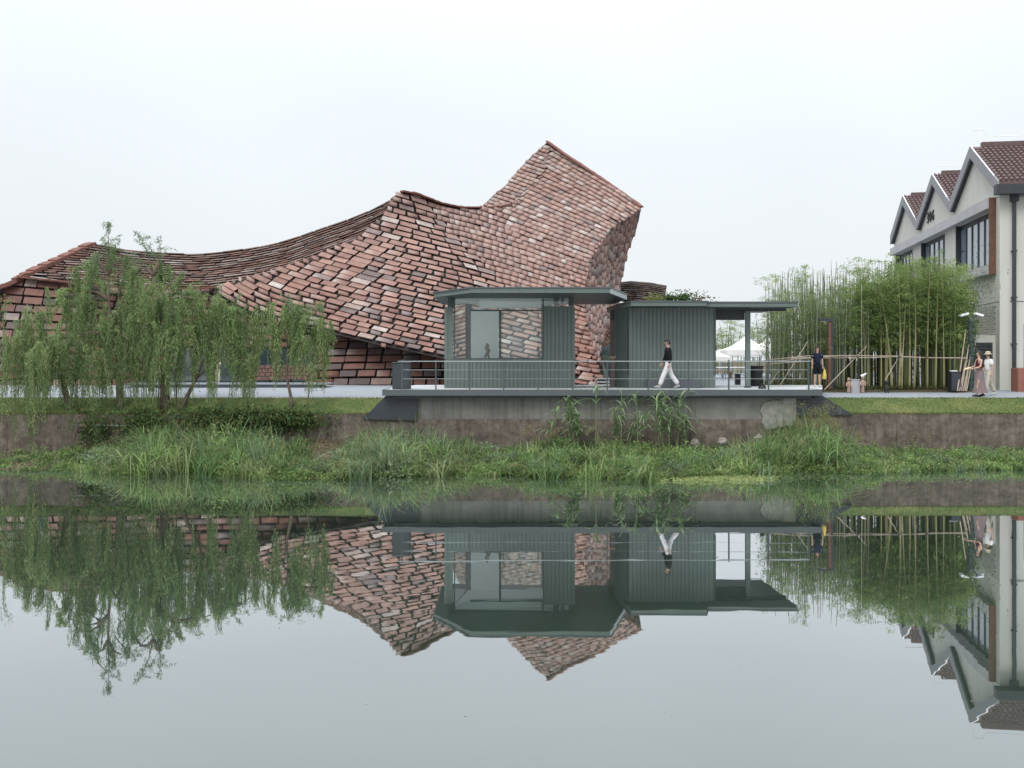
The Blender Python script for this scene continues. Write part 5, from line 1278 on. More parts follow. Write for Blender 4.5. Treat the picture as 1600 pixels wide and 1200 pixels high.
for i in range(230):
    px_ = RND.uniform(1200, 1512); d = RND.uniform(44, 47.3); zt2 = PZ(float(top_row(px_)) + RND.uniform(5, 60), d)
    b_ = RND.uniform(-.15, .15); m.tube([(PX(px_, d), d, 2.2), (PX(px_, d) + b_ * .4, d, 2.2 + (zt2 - 2.2) * .6), (PX(px_, d) + b_, d, zt2)], [.034, .026, .008], 4)
c_ = np.repeat(tint(230, (.10, .115, .07), (.22, .23, .14), .25), 12, 0); o = link('grove_culms', mesh_np('grove_culms', m.v, m.f, M_STALK, c_)); o['kind'] = 'stuff'
n = 2600; px_ = np.concatenate([NR.uniform(1196, 1262, 1300), NR.uniform(1262, 1515, 1300)]); d_ = NR.uniform(40.7, 41.8, n); zz = 2.2 + .42 * NR.random(n) ** 1.6 * np.where(px_ < 1262, 1.3, .5)
q = np.stack([(px_ - 800) * d_ / F, d_, zz], 1)
stuff('grove_undergrowth', [leaf_quads(q, NR.normal(0, .8, (n, 3)) + np.array((0, 0, .4)), .09, .05, tint(n, (.09, .11, .045), (.19, .18, .08), .2))])
bd = MB(); bd.box(PX(1186, 41), PX(1518, 41), 40.6, 47.5, 2.05, 2.235); tag(bd.build('planting_bed', M_GROUND), kind='structure')
for px_, d in ((955, 45.4), (960, 45.8), (965, 45.2), (969, 45.9), (973, 45.5)):
    plant_bamboo('grey', px_, d, RND.uniform(482, 500), thick=.8)
    bpy.data.objects[COL.objects[-3].name]['label'] = 'thin bamboo growing between the museum and the box pavilion'; bpy.data.objects[COL.objects[-3].name]['group'] = 'bamboos beside the museum'
# shrubs showing over the roof of the box pavilion
for px_, py_, s, lab in ((1024, 468, .42, 'yellowish shrub top over the box pavilion roof, left'), (1047, 464, .30, 'small dark green shrub top over the box pavilion roof'), (1070, 463, .40, 'round dark green shrub top over the box pavilion roof'), (1094, 466, .5, 'wispy reddish shrub top over the box pavilion roof, right')):
    d = 50; c = P(px_, py_, d); rt = thing('shrub', lab, 'shrub', (c.x, d, 2.25), 0, 'shrubs behind the box pavilion')
    m = MB(); m.tube([(0, 0, 0), (.1, 0, (c.z - 2.25) * .6), (0, 0, c.z - 2.25)], [.07, .05, .02], 6); m.build('trunk', M_BARK, rt, world=False)
    n = 160 if 'reddish' in lab else 420; q = NR.normal(0, 1, (n, 3)) * np.array((.6, .5, .4)) * s + np.array((0, 0, c.z - 2.25 - .1))
    ca, cb = ((.2, .21, .08), (.28, .27, .11)) if 'yellow' in lab else (((.16, .12, .08), (.2, .17, .1)) if 'reddish' in lab else ((.05, .10, .035), (.11, .17, .06)))
    V, fs, cc = leaf_quads(q, NR.normal(0, 1, (n, 3)), .16, .07, tint(n, ca, cb, .2)); link('crown', mesh_np('crown', V, fs, M_LEAF, cc), rt, False)
# a leafy tree spray against the factory wall
rt = thing('climbing_shrub', 'thin leafy shrub straggling up the factory wall above the lamp post', 'shrub', (PX(1512, 42.6), 42.6, 2.2))
m = MB(); n = 480; cxy = NR.normal(0, 1, (n, 2))
m.tube([(0, 0, 0), (.1, .1, 2), (.4, 0, 4.4)], [.05, .035, .01], 5); m.tube([(.1, .1, 2), (.5, 0, 3.0)], [.02, .008], 5); m.build('trunk', M_BARK, rt, world=False)
px_ = 1528 + 14 * cxy[:, 0]; py_ = 448 + 26 * cxy[:, 1]; q = np.stack([PX(px_, 42.4), 42.4 + .2 * NR.normal(size=n), CH + (HY - py_) * 42.4 / F], 1) - np.array(rt.location)
V, fs, cc = leaf_quads(q, NR.normal(0, 1, (n, 3)), .11, .035, tint(n, (.09, .13, .04), (.17, .2, .08), .2)); link('crown', mesh_np('crown', V, fs, M_LEAF, cc), rt, False)

# tied bamboo rail with its raking props
M_POLE = mat('dry_bamboo_pole', (.36, .30, .24), .7, .25, var=.2, scale=5)
br = thing('bamboo_rail', 'low fence of tied horizontal dry bamboo poles with raking props before the grove', 'fence', (PX(1350, 40.5), 40.5, 2.2))
for pts in ([(1194, 563, 40.3), (1262, 556, 40.4), (1340, 556.5, 40.5)], [(1196, 566, 40.35), (1250, 560.5, 40.4), (1330, 558.5, 40.45)], [(1236, 560, 40.2), (1320, 555.5, 40.4), (1405, 556.5, 40.5)], [(1325, 559.5, 40.4), (1400, 557.5, 40.5), (1512, 560.5, 40.6)], [(1390, 556.5, 40.45), (1450, 559, 40.5), (1510, 559, 40.55)],
            [(1198, 569, 40.5), (1240, 566, 40.6), (1270, 564, 40.6)]):
    m = MB(); m.tube([P(*p) for p in pts], [.021, .019, .016], 6); m.build('pole', M_POLE, br)
for a, b in (((1218, 603, 40.0), (1262, 534, 40.6)), ((1288, 609, 39.9), (1354, 541, 40.7)), ((1383, 594, 40.3), (1408, 552, 40.6)), ((1203, 600, 40.2), (1216, 580, 40.5))):
    m = MB(); m.tube([P(*a), P(*b)], [.02, .013], 6); m.build('prop', M_POLE, br)
for px_ in (1236, 1262, 1300, 1340, 1405, 1448): m = MB(); c = P(px_, 557.5, 40.42); m.tube([c + Vector((-.03, 0, 0)), c + Vector((.03, 0, 0))], .07, 6); m.build('lashing', M_BARK, br)
for k, (px_, tp) in enumerate(((1496, 515), (1499, 545), (1502, 520), (1505, 548), (1508, 512), (1510, 530))):
    m = MB(); a = P(px_, 611, 40.2 + k * .06); b = P(px_ + 13 + k % 3, tp, 40.8 + k * .05); m.tube([a, b], [.03, .02], 6)
    tag(m.build('bamboo_pole', M_POLE), 'loose cut bamboo pole leaning beside the lamp post', 'pole', 'cut poles leaning by the lamp post')

# ------------------------------------------------------------------ street furniture and small things
lp = thing('lamp_post', 'ivy covered dark green lamp post with two white floodlight heads by the factory', 'lamp post', P(1517, 611, 40.8))
zb = lp.location.z
m = MB(); m.lathe([(.14, 0), (.12, .3), (.10, 2.9), (.06, 3.0)], (0, 0, 0), 10); m.build('post', M_GREEN_D, lp, world=False)
for s in (-1, 1):
    m = MB(); m.bar((0, 0, 2.95), (.24 * s, 0, 3.08), .05); m.build('bracket', M_GREEN_D, lp, world=False)
    m = MB(); m.box(-.16, .16, -.12, .12, -.03, .05, M=Matrix.Translation((.30 * s, -.03, 3.12)) @ Matrix.Rotation(.3 * s, 4, 'Y')); m.build('lamp_head', M_WHITE, lp, world=False)
n = 500; a = NR.random(n) * 6.28; q = np.stack([.14 * np.cos(a), .14 * np.sin(a), 2.9 * NR.random(n)], 1)
V, fs, c = leaf_quads(q, NR.normal(0, 1, (n, 3)), .08, .05, tint(n, G_DK, G_BL)); o = link('ivy', mesh_np('ivy', V, fs, M_LEAF, c), lp, False); o['kind'] = 'stuff'

cl = thing('lamp_post', 'rusty square steel lamp post with a short arm before the bamboo', 'lamp post', P(1298, 608, 40.9))
m = MB(); m.box(-.12, -.01, -.1, .1, 0, 2.75); m.build('post', M_CORTEN, cl, world=False)
m = MB(); m.box(.0, .09, -.07, .09, 0, 2.78); m.build('post_cover', M_DARK, cl, world=False)
m = MB(); m.box(-.48, .09, -.08, .08, 2.79, 2.9); m.build('arm', M_DARK, cl, world=False)
m = MB(); m.box(-.44, -.2, -.05, .05, 2.765, 2.788); m.build('lamp_panel', M_STEEL_L, cl, world=False)

tub = thing('tub', 'large round black tub beside the porch post of the box pavilion', 'tub', (PX(1180, 39.4), 39.4, DZ))
m = MB(); m.lathe([(.24, 0), (.27, .1), (.30, .72), (.33, .74), (.33, .80), (.30, .80), (.28, .70)], (0, 0, 0), 20); m.build('body', M_BLACK, tub, smooth=False, world=False)
m = MB(); m.lathe([(.31, .50), (.318, .52), (.318, .56), (.31, .58)], (0, 0, 0), 20); m.build('band', M_BLACK, tub, world=False)
pot = thing('potted_plant', 'small dark potted plant on the deck in front of the black tub', 'potted plant', (PX(1191, 35.6), 35.6, DZ))
m = MB(); m.lathe([(.13, 0), (.15, .02), (.10, .14), (.08, .16)], (0, 0, 0), 14); m.build('pot', M_BLACK, pot, world=False)
n = 130; q = NR.normal(0, .07, (n, 3)) * np.array((1, 1, .9)) + np.array((0, 0, .25)); V, fs, c = leaf_quads(q, NR.normal(0, 1, (n, 3)) + np.array((0, 0, .5)), .09, .035, tint(n, (.02, .03, .02), (.06, .08, .04))); link('leaves', mesh_np('leaves', V, fs, M_LEAF, c), pot, False)

spk = thing('speaker', 'black upright loudspeaker box standing before the bamboo', 'speaker', P(1494, 612, 40.3))
m = MB(); m.box(-.2, .2, 0, .36, 0, .82); m.build('body', M_BLACK, spk, world=False, bevel=.015)
m = MB(); m.box(-.175, .175, -.012, 0, .06, .76); m.build('grille', M_DARK, spk, world=False)
m = MB(); m.box(-.16, .1, .1, .25, .82, .86); m.build('top_note', M_WHITE, spk, world=False)

def statue(px, d, h, lab, hat):
    s = thing('statue', lab, 'statue', (PX(px, d), d, gz(0, d)), 0, 'terracotta figures by the stone block')
    m = MB(); m.lathe([(.065, 0), (.075, .04), (.065, .2), (.075, .32), (.09, .42), (.06, .5), (.035, .52)], (0, 0, 0), 12, sy=.8)
    m.tube([(.075, 0, .44), (.10, -.04, .33), (.05, -.08, .28)], [.03, .028, .022], 6); m.tube([(-.075, 0, .44), (-.10, -.04, .33), (-.05, -.08, .28)], [.03, .028, .022], 6)
    m.v = [(x, y, z * h / .68) for x, y, z in m.v]; m.build('body', M_TCLAY, s, smooth=True, world=False)
    m = MB(); m.ball((0, -.01, h - .08), (.065, .065, .085), 10, 7); m.box(-.012, .012, -.09, -.06, h - .1, h - .06); m.build('head', M_TCLAY, s, smooth=False, world=False)
    if hat: m = MB(); m.tube([(-.07, 0, h - .03), (.03, -.02, h + .02), (.14, -.03, h + .09)], [.05, .045, .02], 7); m.build('cap', M_WHITE, s, world=False)
statue(1326, 40.2, .62, 'small terracotta figure left of the grey stone block', False); statue(1348, 40.2, .70, 'small terracotta figure with white cap right of the grey stone block', True)
blk = MB(); blk.box(PX(1330, 40.3), PX(1344, 40.3), 40.3, 40.65, gz(0, 40), gz(0, 40) + .52); blk.box(PX(1329.5, 40.3), PX(1344.5, 40.3), 40.28, 40.67, gz(0, 40) + .521, gz(0, 40) + .55)
tag(blk.build('stone_block', M_CONC_L), 'plain grey stone block between two terracotta figures', 'block')
mk = thing('statue', 'small black animal figure sitting at the foot of the bamboo', 'statue', (PX(1385, 40.2), 40.2, gz(0, 40)))
m = MB(); m.lathe([(.09, 0), (.1, .05), (.085, .16), (.05, .25), (.03, .27)], (0, 0, .08), 10); m.tube([(.05, -.05, .12), (.07, -.06, 0)], [.03, .03], 6); m.tube([(-.05, -.05, .12), (-.07, -.06, 0)], [.03, .03], 6); m.build('body', M_BLACK, mk, world=False)
m = MB(); m.ball((0, -.02, .42), (.07, .075, .075), 9, 6); m.ball((-.07, 0, .46), .03, 6, 4); m.ball((.07, 0, .46), .03, 6, 4); m.build('head', M_BLACK, mk, world=False)

M_CANVAS = mat('white_canvas', (.74, .73, .71), .8, .2, var=.03)
def tent(px, d, w, ze, zp, lab):
    t = thing('market_tent', lab, 'tent', (PX(px, d), d, gz(0, d)), 0, 'white pop-up tents on the plaza'); g_ = gz(0, d); ze -= g_; zp -= g_; h = w / 2
    V = []; n = 8      # concave pyramid roof
    m = MB()
    prof = [(1 - (k / n), ze + (zp - ze) * (k / n) ** 1.5) for k in range(n + 1)]
    for k in range(n):
        (r0, z0), (r1, z1) = prof[k], prof[k + 1]
        q0 = [(h * r0 * a, h * r0 * b, z0) for a, b in ((-1, -1), (1, -1), (1, 1), (-1, 1))]; q1 = [(h * r1 * a, h * r1 * b, z1) for a, b in ((-1, -1), (1, -1), (1, 1), (-1, 1))]
        m.add(q0 + q1, [(i, (i + 1) % 4, 4 + (i + 1) % 4, 4 + i) for i in range(4)])
    m.build('canopy', M_CANVAS, t, world=False)
    for a, b in ((0, -1), (0, 1)): m = MB(); m.box(-h, h, b * h - .01, b * h + .01, ze - .36, ze - .002); m.build('valance', M_CANVAS, t, world=False)
    for a in (-1, 1): m = MB(); m.box(a * h - .01, a * h + .01, -h + .02, h - .02, ze - .36, ze - .002); m.build('valance', M_CANVAS, t, world=False)
    for a in (-1, 1):
        for b in (-1, 1): m = MB(); m.box(a * (h - .06) - .03, a * (h - .06) + .03, b * (h - .06) - .03, b * (h - .06) + .03, 0, ze); m.build('leg', M_STEEL_L, t, world=False)
tent(1165.5, 66, 2.8, PZ(547, 66), PZ(524, 66), 'white peaked market tent behind the porch post, largest of the tents')
tent(1104, 64, 2.7, PZ(557, 64), PZ(539, 64), 'white market tent half hidden by the box pavilion wall')
tent(1200, 71, 2.9, PZ(550, 71), PZ(527, 71), 'white market tent whose peak shows right behind the largest tent')
tent(1146, 77, 2.8, PZ(549, 77), PZ(539, 77), 'white market tent farthest away, only its tip showing')
def table(px, d, w, lab):
    t = thing('table', lab, 'table', (PX(px, d), d, gz(0, d)), 0, 'market tables on the plaza')
    m = MB(); m.box(-w / 2, w / 2, -.35, .35, .72, .76); m.build('table_top', M_WHITE, t, world=False)
    for a in (-1, 1):
        for b in (-1, 1): m = MB(); m.box(a * (w / 2 - .06) - .02, a * (w / 2 - .06) + .02, b * .3 - .02, b * .3 + .02, 0, .718); m.build('leg', M_STEEL_L, t, world=False)
table(1128, 58, 1.5, 'white market table left of the railing post under the porch'); table(1149, 58.5, 1.4, 'white market table beside the porch post')
bn = thing('bench', 'low orange brown wooden bench on the plaza under the porch view', 'bench', (PX(1124, 62), 62, gz(0, 62)))
m = MB(); m.box(-.8, .8, -.2, .2, .42, .48); m.build('seat', mat('orange_wood', (.33, .15, .075), .7, .2), bn, world=False)
for a in (-.7, .7): m = MB(); m.box(a - .04, a + .04, -.18, .18, 0, .418); m.build('leg', M_CORTEN, bn, world=False)
sb = thing('bin', 'narrow black litter bin on the plaza behind the railing', 'bin', (PX(1152.5, 47), 47, gz(0, 47)))
m = MB(); m.box(-.12, .12, -.12, .12, 0, .55); m.build('body', M_BLACK, sb, world=False, bevel=.01); m = MB(); m.box(-.13, .13, -.13, .13, .551, .6); m.build('lid', M_DARK, sb, world=False)
# bench with a pot between museum and box pavilion
bb = thing('bench', 'pale slatted bench between the museum tip and the box pavilion', 'bench', (PX(958, 44.5), 44.5, gz(0, 44.5)))
for i in range(4): m = MB(); m.box(-.75, .42, -.25 + i * .13, -.14 + i * .13, .42, .46); m.build('slat', M_CONC_L, bb, world=False)
for i in range(2): m = MB(); m.box(-.75, .42, -.27, -.24, .12 + i * .14, .2 + i * .14); m.build('slat', M_CONC_L, bb, world=False)
for a in (-.65, .35): m = MB(); m.box(a - .04, a + .04, -.2, .2, 0, .418); m.build('leg', M_DARK, bb, world=False)
pp = thing('pot', 'round brown clay pot in front of the slatted bench', 'pot', (PX(960, 43.6), 43.6, gz(0, 43.6)))
m = MB(); m.lathe([(.10, 0), (.19, .1), (.21, .2), (.16, .32), (.13, .34), (.15, .38), (.11, .38)], (0, 0, 0), 14); m.build('body', mat('brown_clay', (.16, .10, .065), .8, .2), pp, smooth=True, world=False)

# ------------------------------------------------------------------ people
def skin_mesh(pts, edges, rad, root, mats, sub=1):
    me = bpy.data.meshes.new('tmp'); me.from_pydata([tuple(p) for p in pts], edges, []); me.update()
    o = bpy.data.objects.new('tmp', me); COL.objects.link(o)
    o.modifiers.new('skin', 'SKIN'); sv_ = me.skin_vertices[0].data
    for i, r in enumerate(rad):
        sv_[i].radius = r if hasattr(r, '__len__') else (r, r); sv_[i].use_root = (i == root)
    if sub: s_ = o.modifiers.new('sub', 'SUBSURF'); s_.levels = sub; s_.render_levels = sub
    dg = bpy.context.evaluated_depsgraph_get(); ev = o.evaluated_get(dg); m2 = bpy.data.meshes.new_from_object(ev)
    V = [tuple(v.co) for v in m2.vertices]; Fs = [list(p.vertices) for p in m2.polygons]
    bpy.data.objects.remove(o); bpy.data.meshes.remove(me); bpy.data.meshes.remove(m2)
    return V, Fs

SKIN_M = mat('skin', (.46, .29, .22), .55, .35, var=.05)
HAIR_M = mat('black_hair', (.018, .015, .014), .5, .4, var=.3, scale=20)
EYE_M = mat('dark_eye', (.02, .015, .012), .3, .5)
def cloth(name, rgb): return mat(name, rgb, .9, .1, var=.1, scale=7, bump=.15, bscale=14)

def person(label, loc, face, height, pose, top, bottom, shoe, hair='short', extra=None, group='people'):
    """figure facing local +x. pose: per side (l, r) thigh swing, knee bend, shoulder swing, elbow bend (degrees), arm spread"""
    rt = thing('person', label, 'person', loc, face); rt.scale = (height / 1.74,) * 3
    D = math.radians
    J = {'pel': (0, 0, .95), 'spi': (0, 0, 1.12), 'che': (.01, 0, 1.30), 'nek': (0, 0, 1.47), 'hd0': (.02, 0, 1.545), 'hd1': (.03, 0, 1.63), 'hd2': (.02, 0, 1.70)}
    if pose.get('seat'): dz = -.45
    def leg(s, th, kn):
        y = .09 * s; h = Vector((0, y, .91)); t = D(th); k = h + Vector((math.sin(t), 0, -math.cos(t))) * .43
        t2 = D(th - kn); a = k + Vector((math.sin(t2), .01 * s, -math.cos(t2))) * .42
        t3 = D(max(-35, min(25, (th - kn) * .55))); toe = a + Vector((.155 * math.cos(t3), .02 * s, -.055 + .155 * math.sin(t3)))
        return h, k, a, toe
    def arm(s, sh, el, sp):
        y = .185 * s; h = Vector((0, y, 1.405)); t = D(sh); e = h + Vector((math.sin(t), math.sin(D(sp)) * s, -math.cos(t))) * .285
        t2 = D(sh + el); w = e + Vector((math.sin(t2), (math.sin(D(sp)) * .4 - pose.get('inward', 0)) * s, -math.cos(t2))) * .25
        return h, e, w, t2
    LL = {s: leg(s, *pose['legs'][i]) for i, s in enumerate((1, -1))}; AA = {s: arm(s, *pose['arms'][i]) for i, s in enumerate((1, -1))}
    low = min(LL[s][3].z for s in (1, -1)) - .03
    low = min(low, min(LL[s][2].z for s in (1, -1)) - .075)
    dz = -low; sh_ = lambda v: Vector(v) + Vector((0, 0, dz))
    pts, rad, ed, ix = [], [], [], {}
    def pv(k, p, r, par=None):
        ix[k] = len(pts); pts.append(sh_(p)); rad.append(r)
        if par: ed.append((ix[par], ix[k]))
    pv('pel', J['pel'], (.10, .08)); pv('spi', J['spi'], (.085, .07), 'pel'); pv('che', J['che'], (.105, .08), 'spi'); pv('nek', J['nek'], .052, 'che')
    pv('hd0', J['hd0'], (.060, .066), 'nek'); pv('hd1', J['hd1'], (.074, .09), 'hd0'); pv('hd2', J['hd2'], (.055, .07), 'hd1')
    for s in (1, -1):
        h, k, a, toe = LL[s]; n_ = str(s)
        pv('hip' + n_, h, .07, 'pel'); pv('kne' + n_, k, .056, 'hip' + n_); pv('clf' + n_, k.lerp(a, .3), .056, 'kne' + n_); pv('ank' + n_, a, .036, 'clf' + n_); pv('toe' + n_, toe, .03, 'ank' + n_)
        h, e, w, t2 = AA[s]
        pv('sho' + n_, h, .046, 'che'); pv('elb' + n_, e, .038, 'sho' + n_); pv('wri' + n_, w, .027, 'elb' + n_)
    V, Fs = skin_mesh(pts, ed, rad, 0, SKIN_M)
    b = MB(); b.add(V, Fs)
    for s in (1, -1):     # hands: palm, four unequal bent fingers, thumb from the side of the palm
        h, e, w, t2 = AA[s]; f = (w - e).normalized(); w2 = sh_(w); side = Vector((math.cos(t2), 0, math.sin(t2))); nrm_ = f.cross(side).normalized()
        b.tube([w2, w2 + f * .035, w2 + f * .085], [.024, .033, .034], 6)
        for q, (o_, l_) in enumerate(((.027, .068), (.009, .078), (-.009, .072), (-.027, .056))):
            p0 = w2 + f * .08 + side * o_; c_ = nrm_ * (-.018 * s)
            b.tube([p0, p0 + f * l_ * .5, p0 + f * l_ * .85 + c_, p0 + f * l_ + c_ * 2], [.0095, .009, .0085, .006], 5)
        p0 = w2 + f * .03 + side * .03; b.tube([p0, p0 + side * .022 + f * .025, p0 + side * .028 + f * .055], [.012, .011, .008], 5)
    hc = sh_((.03, 0, 1.635))
    b.add([hc + Vector(v) for v in ((.075, .014, -.022), (.075, -.014, -.022), (.108, 0, -.020), (.082, 0, .022))], [(0, 1, 2), (1, 3, 2), (3, 0, 2)])       # nose
    for s in (1, -1): b.ball(hc + Vector((-.012, .078 * s, -.005)), (.018, .01, .03), 6, 5)                                                                 # ears
    b.box(hc.x + .077, hc.x + .087, -.022, .022, hc.z - .052, hc.z - .044, 0)
    b.build('body', SKIN_M, rt, smooth=True, world=False)
    for s in (1, -1): m = MB(); m.ball(hc + Vector((.077, .03 * s, .012)), (.008, .013, .007), 6, 4); m.build('eye', EYE_M, rt, world=False)
    # hair: shell over the back and top of the head
    hm = MB(); hm.ball(hc + Vector((-.012, 0, .018)), (.099, .088, .105), 16, 12)
    cen = hc; fs2 = []
    for f in hm.f:
        c = sum((Vector(hm.v[i]) for i in f), Vector()) / len(f) - cen
        if c.x > .035 and c.z < .055: continue
        if c.z < (-.06 if hair != 'long' else -.09): continue
        fs2.append(f)
    hm.f = fs2; hm.m = [0] * len(fs2)
    hm.v = [tuple(Vector(v) + Vector((RND.uniform(-.004, .004), RND.uniform(-.004, .004), RND.uniform(-.004, .006)))) for v in hm.v]
    if hair == 'long':
        hm.tube([hc + Vector((-.06, 0, .03)), hc + Vector((-.095, 0, -.08)), hc + Vector((-.085, 0, -.2)), hc + Vector((-.07, 0, -.28))], [.07, .075, .06, .02], 8)
    hm.build('hair', HAIR_M, rt, smooth=True, world=False)
    # top
    kind, c = top; m_ = cloth('cloth_' + label.split()[1], c)
    pts, rad, ed, ix = [], [], [], {}
    pv('pel', (0, 0, .93 if kind != 'crop' else 1.06), (.165, .135)); pv('spi', J['spi'], (.15, .125), 'pel'); pv('che', J['che'], (.165, .13), 'spi'); pv('nk', (0, 0, 1.45), (.062, .062) if kind != 'high' else (.066, .066), 'che')
    if kind == 'high': pv('nk2', (.008, 0, 1.50), (.060, .060), 'nk')
    for s in (1, -1):
        h, e, w, t2 = AA[s]; n_ = str(s)
        if kind in ('long', 'high'):
            pv('sho' + n_, h, .088, 'che'); pv('elb' + n_, e, .072, 'sho' + n_); pv('wri' + n_, e.lerp(w, .88), .052, 'elb' + n_)
        elif kind == 'tee': pv('sho' + n_, h, .092, 'che'); pv('elb' + n_, h.lerp(e, .70), .084, 'sho' + n_)
    V, Fs = skin_mesh(pts, ed, rad, 0, m_); m = MB(); m.add(V, Fs); m.build('top', m_, rt, smooth=True, world=False)
    # bottom
    kind, c = bottom; m_ = cloth('cloth_low_' + label.split()[1], c)
    if kind in ('trousers', 'shorts'):
        pts, rad, ed, ix = [], [], [], {}
        pv('wst', (0, 0, 1.03), (.14, .115)); pv('pel', (0, 0, .93), (.155, .125), 'wst')
        for s in (1, -1):
            h, k, a, toe = LL[s]; n_ = str(s)
            pv('hip' + n_, h - Vector((0, 0, .03)), .105, 'pel')
            if kind == 'shorts': pv('kne' + n_, h.lerp(k, .95), .098, 'hip' + n_)
            else: pv('kne' + n_, k, .09, 'hip' + n_); pv('mid' + n_, k.lerp(a, .5), .088, 'kne' + n_); pv('ank' + n_, k.lerp(a, .95), .085, 'mid' + n_)
        V, Fs = skin_mesh(pts, ed, rad, 0, m_); m = MB(); m.add(V, Fs); m.build(kind, m_, rt, smooth=True, world=False)
    else:
        m = MB(); k_ = 20; prof = [(.115, 1.05), (.15, .95), (.165, .8), (.165, .6), (.19, .35), (.24, .12)]; V = []
        for j, (r, z) in enumerate(prof):
            for i in range(k_):
                a_ = 2 * math.pi * i / k_; rr = r * (1 + .10 * math.sin(a_ * 5 + j * .5) * (j / 5)); sw = -.10 * (1 - z) ** 2 * (1 if math.cos(a_) < 0 else .3)
                V.append((rr * 1.05 * math.cos(a_) + sw, rr * .9 * math.sin(a_), z + dz))
        m.add(V, [(j * k_ + i, j * k_ + (i + 1) % k_, (j + 1) * k_ + (i + 1) % k_, (j + 1) * k_ + i) for j in range(len(prof) - 1) for i in range(k_)] + [tuple(range(k_))]); m.build('skirt', m_, rt, smooth=True, world=False)
    for s in (1, -1):
        h, k, a, toe = LL[s]; d = (toe - a); d2 = Vector((d.x, d.y, d.z)).normalized(); a2 = sh_(a); t2_ = sh_(toe)
        m = MB(); heel = a2 + Vector((-.045, 0, -.045)); m.tube([heel, a2 + Vector((.02, 0, -.035)), a2.lerp(t2_, .6) + Vector((0, 0, -.008)), t2_ + d2 * .035], [.036, .05, .045, .026], 8); m.build('shoe', shoe, rt, smooth=True, world=False)
    if extra: extra(rt, sh_, LL, AA, hc)
    return rt

STAND = dict(legs=((2, 2), (-3, 2)), arms=((2, 8, 6), (-2, 8, 6)))
M_SHOE_W = mat('pale_shoe', (.5, .5, .49), .7, .2); M_SHOE_D = mat('dark_shoe', (.03, .03, .033), .6, .3)
W = math.pi
person('person walking left across the deck in black top and wide white trousers', (PX(1044, 35.55), 35.55, DZ + .004), W, 1.77,
       dict(legs=((24, 4), (-17, 20)), arms=((-6, 14, 7), (12, 16, 7))), ('high', (.012, .013, .015)), ('trousers', (.62, .60, .62)), mat('grey_shoe', (.30, .33, .33), .7, .2), 'short')
def bag(rt, sh_, LL, AA, hc):
    w = sh_(AA[1][2]) + Vector((0, .06, -.1)); m = MB(); m.lathe([(.02, 0), (.06, -.08), (.13, -.32), (.14, -.42), (.1, -.46)], tuple(w), 10, sy=.6)
    m.v = [tuple(Vector(v) + Vector((RND.uniform(-.012, .012),) * 3)) for v in m.v]
    for dx in (-.02, .02): m.tube([w + Vector((dx, 0, -.03)), w + Vector((dx * .4, 0, .06))], .008, 4)
    tag(m.build('plastic_bag', mat('yellow_bag', (.55, .43, .11), .5, .3, var=.15)), 'yellow plastic bag hanging from the hand of the person in dark shorts', 'bag').matrix_world = Matrix.Translation(rt.location) @ Matrix.Rotation(rt.rotation_euler.z, 4, 'Z') @ Matrix.Scale(rt.scale.x, 4)
person('person standing in navy tee and dark shorts at the right end of the deck', (PX(1277, 37.6), 37.6, DZ + .004), -W / 2, 1.50, STAND, ('tee', (.014, .020, .040)), ('shorts', (.010, .012, .018)), M_SHOE_W, 'short', bag)
def fan(rt, sh_, LL, AA, hc):
    w = sh_(AA[1][2]).lerp(sh_(AA[-1][2]), .5) + Vector((.12, 0, 0)); m = MB(); m.box(-.08, .16, -.09, .09, -.012, .012, M=Matrix.Translation(w) @ Matrix.Rotation(.35, 4, 'Y'))
    tag(m.build('leaflet', mat('cream_paper', (.62, .52, .34), .8, .2)), 'folded cream leaflet held by the person in the long mauve skirt', 'leaflet').matrix_world = Matrix.Translation(rt.location) @ Matrix.Rotation(rt.rotation_euler.z, 4, 'Z') @ Matrix.Scale(rt.scale.x, 4)
person('person in maroon sleeveless top and long mauve skirt walking left with a leaflet', (PX(1530, 36.9), 36.9, 2.125), W, 1.68, dict(legs=((10, 3), (-10, 8)), arms=((12, 62, 8), (14, 66, 8)), inward=.3),
       ('crop', (.06, .018, .022)), ('skirt', (.19, .145, .15)), M_SHOE_D, 'long', fan)
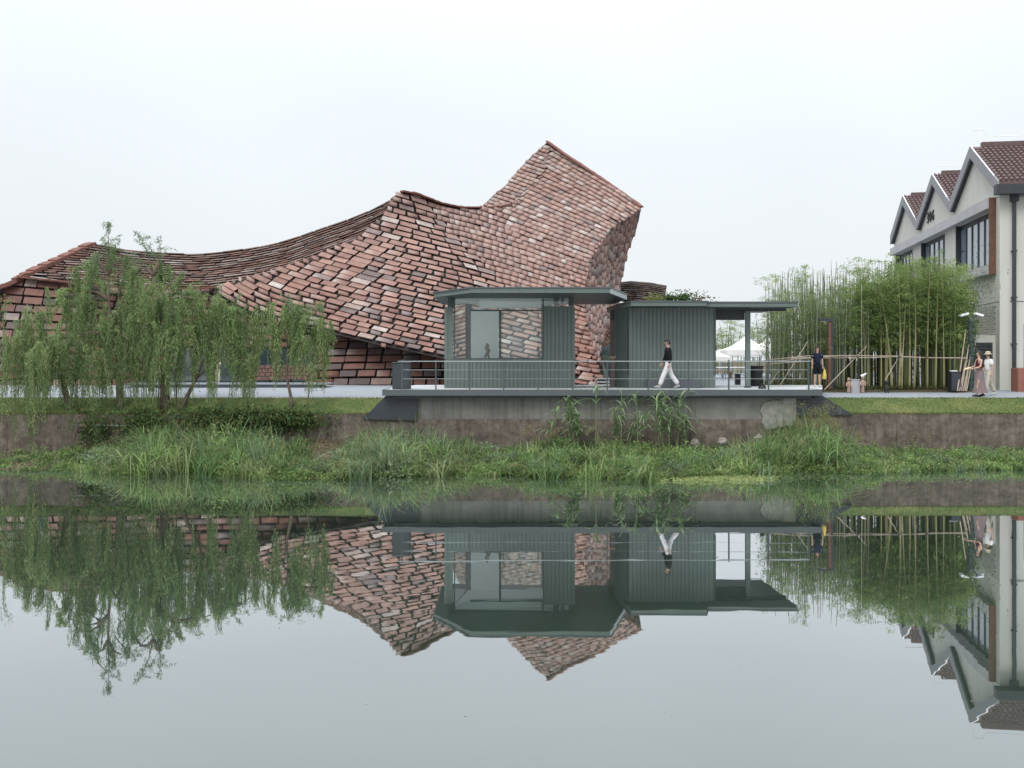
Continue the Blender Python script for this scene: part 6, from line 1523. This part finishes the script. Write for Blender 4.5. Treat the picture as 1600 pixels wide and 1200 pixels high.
def hat(rt, sh_, LL, AA, hc):
    m = MB(); m.lathe([(.16, .03), (.155, .045), (.10, .06), (.098, .12), (.06, .145), (.01, .15)], tuple(hc), 16); m.build('hat', mat('straw_hat', (.50, .43, .32), .9, .1), rt, world=False)
person('person in white shirt, pale beige trousers and straw hat behind the mauve skirt', (PX(1545, 37.9), 37.9, 2.14), W, 1.63, dict(legs=((14, 4), (-14, 12)), arms=((-8, 14, 7), (10, 18, 7))), ('tee', (.62, .61, .60)), ('trousers', (.42, .39, .33)), M_SHOE_W, 'long', hat)
person('person in white top and blue jeans behind the leftmost willow', (PX(68, 38.2), 38.2, gz(0, 38.2)), W * .9, 1.62, dict(legs=((8, 2), (-6, 6)), arms=((10, 50, 6), (-4, 20, 6))), ('tee', (.55, .54, .55)), ('trousers', (.055, .08, .13)), mat('tan_shoe', (.42, .30, .24), .7, .2), 'long')
person('person in pink top and dark green trousers left of the thick willow trunk', (PX(236, 39.2), 39.2, gz(0, 39.2)), -W * .5, 1.25, STAND, ('tee', (.50, .30, .26)), ('trousers', (.05, .075, .055)), M_SHOE_W, 'short')
person('person in red top standing behind the thick willow trunk', (PX(256, 43.5), 43.5, gz(0, 43.5)), -W * .2, 1.6, dict(legs=((4, 2), (-4, 4)), arms=((30, 50, 8), (-4, 16, 8))), ('tee', (.26, .035, .04)), ('trousers', (.10, .08, .09)), M_SHOE_D, 'long')
person('person in cream outfit on the entrance ledge with both hands raised', (PX(340, 46.2), 46.2, 2.425), -W / 2, 1.14, dict(legs=((2, 1), (-2, 1)), arms=((55, 100, 10), (55, 100, 10)), inward=.35), ('long', (.50, .46, .34)), ('trousers', (.48, .45, .34)), M_SHOE_W, 'short')
sit = person('person in dark clothes sitting on the slatted bench beside the museum', (PX(964, 44.62), 44.62, 2.22), -W / 2, 1.6, dict(legs=((82, 80), (80, 78)), arms=((30, 40, 8), (26, 46, 8)), inward=.25), ('tee', (.03, .035, .06)), ('trousers', (.03, .035, .055)), M_SHOE_W, 'short')
sit.location.z = 2.24
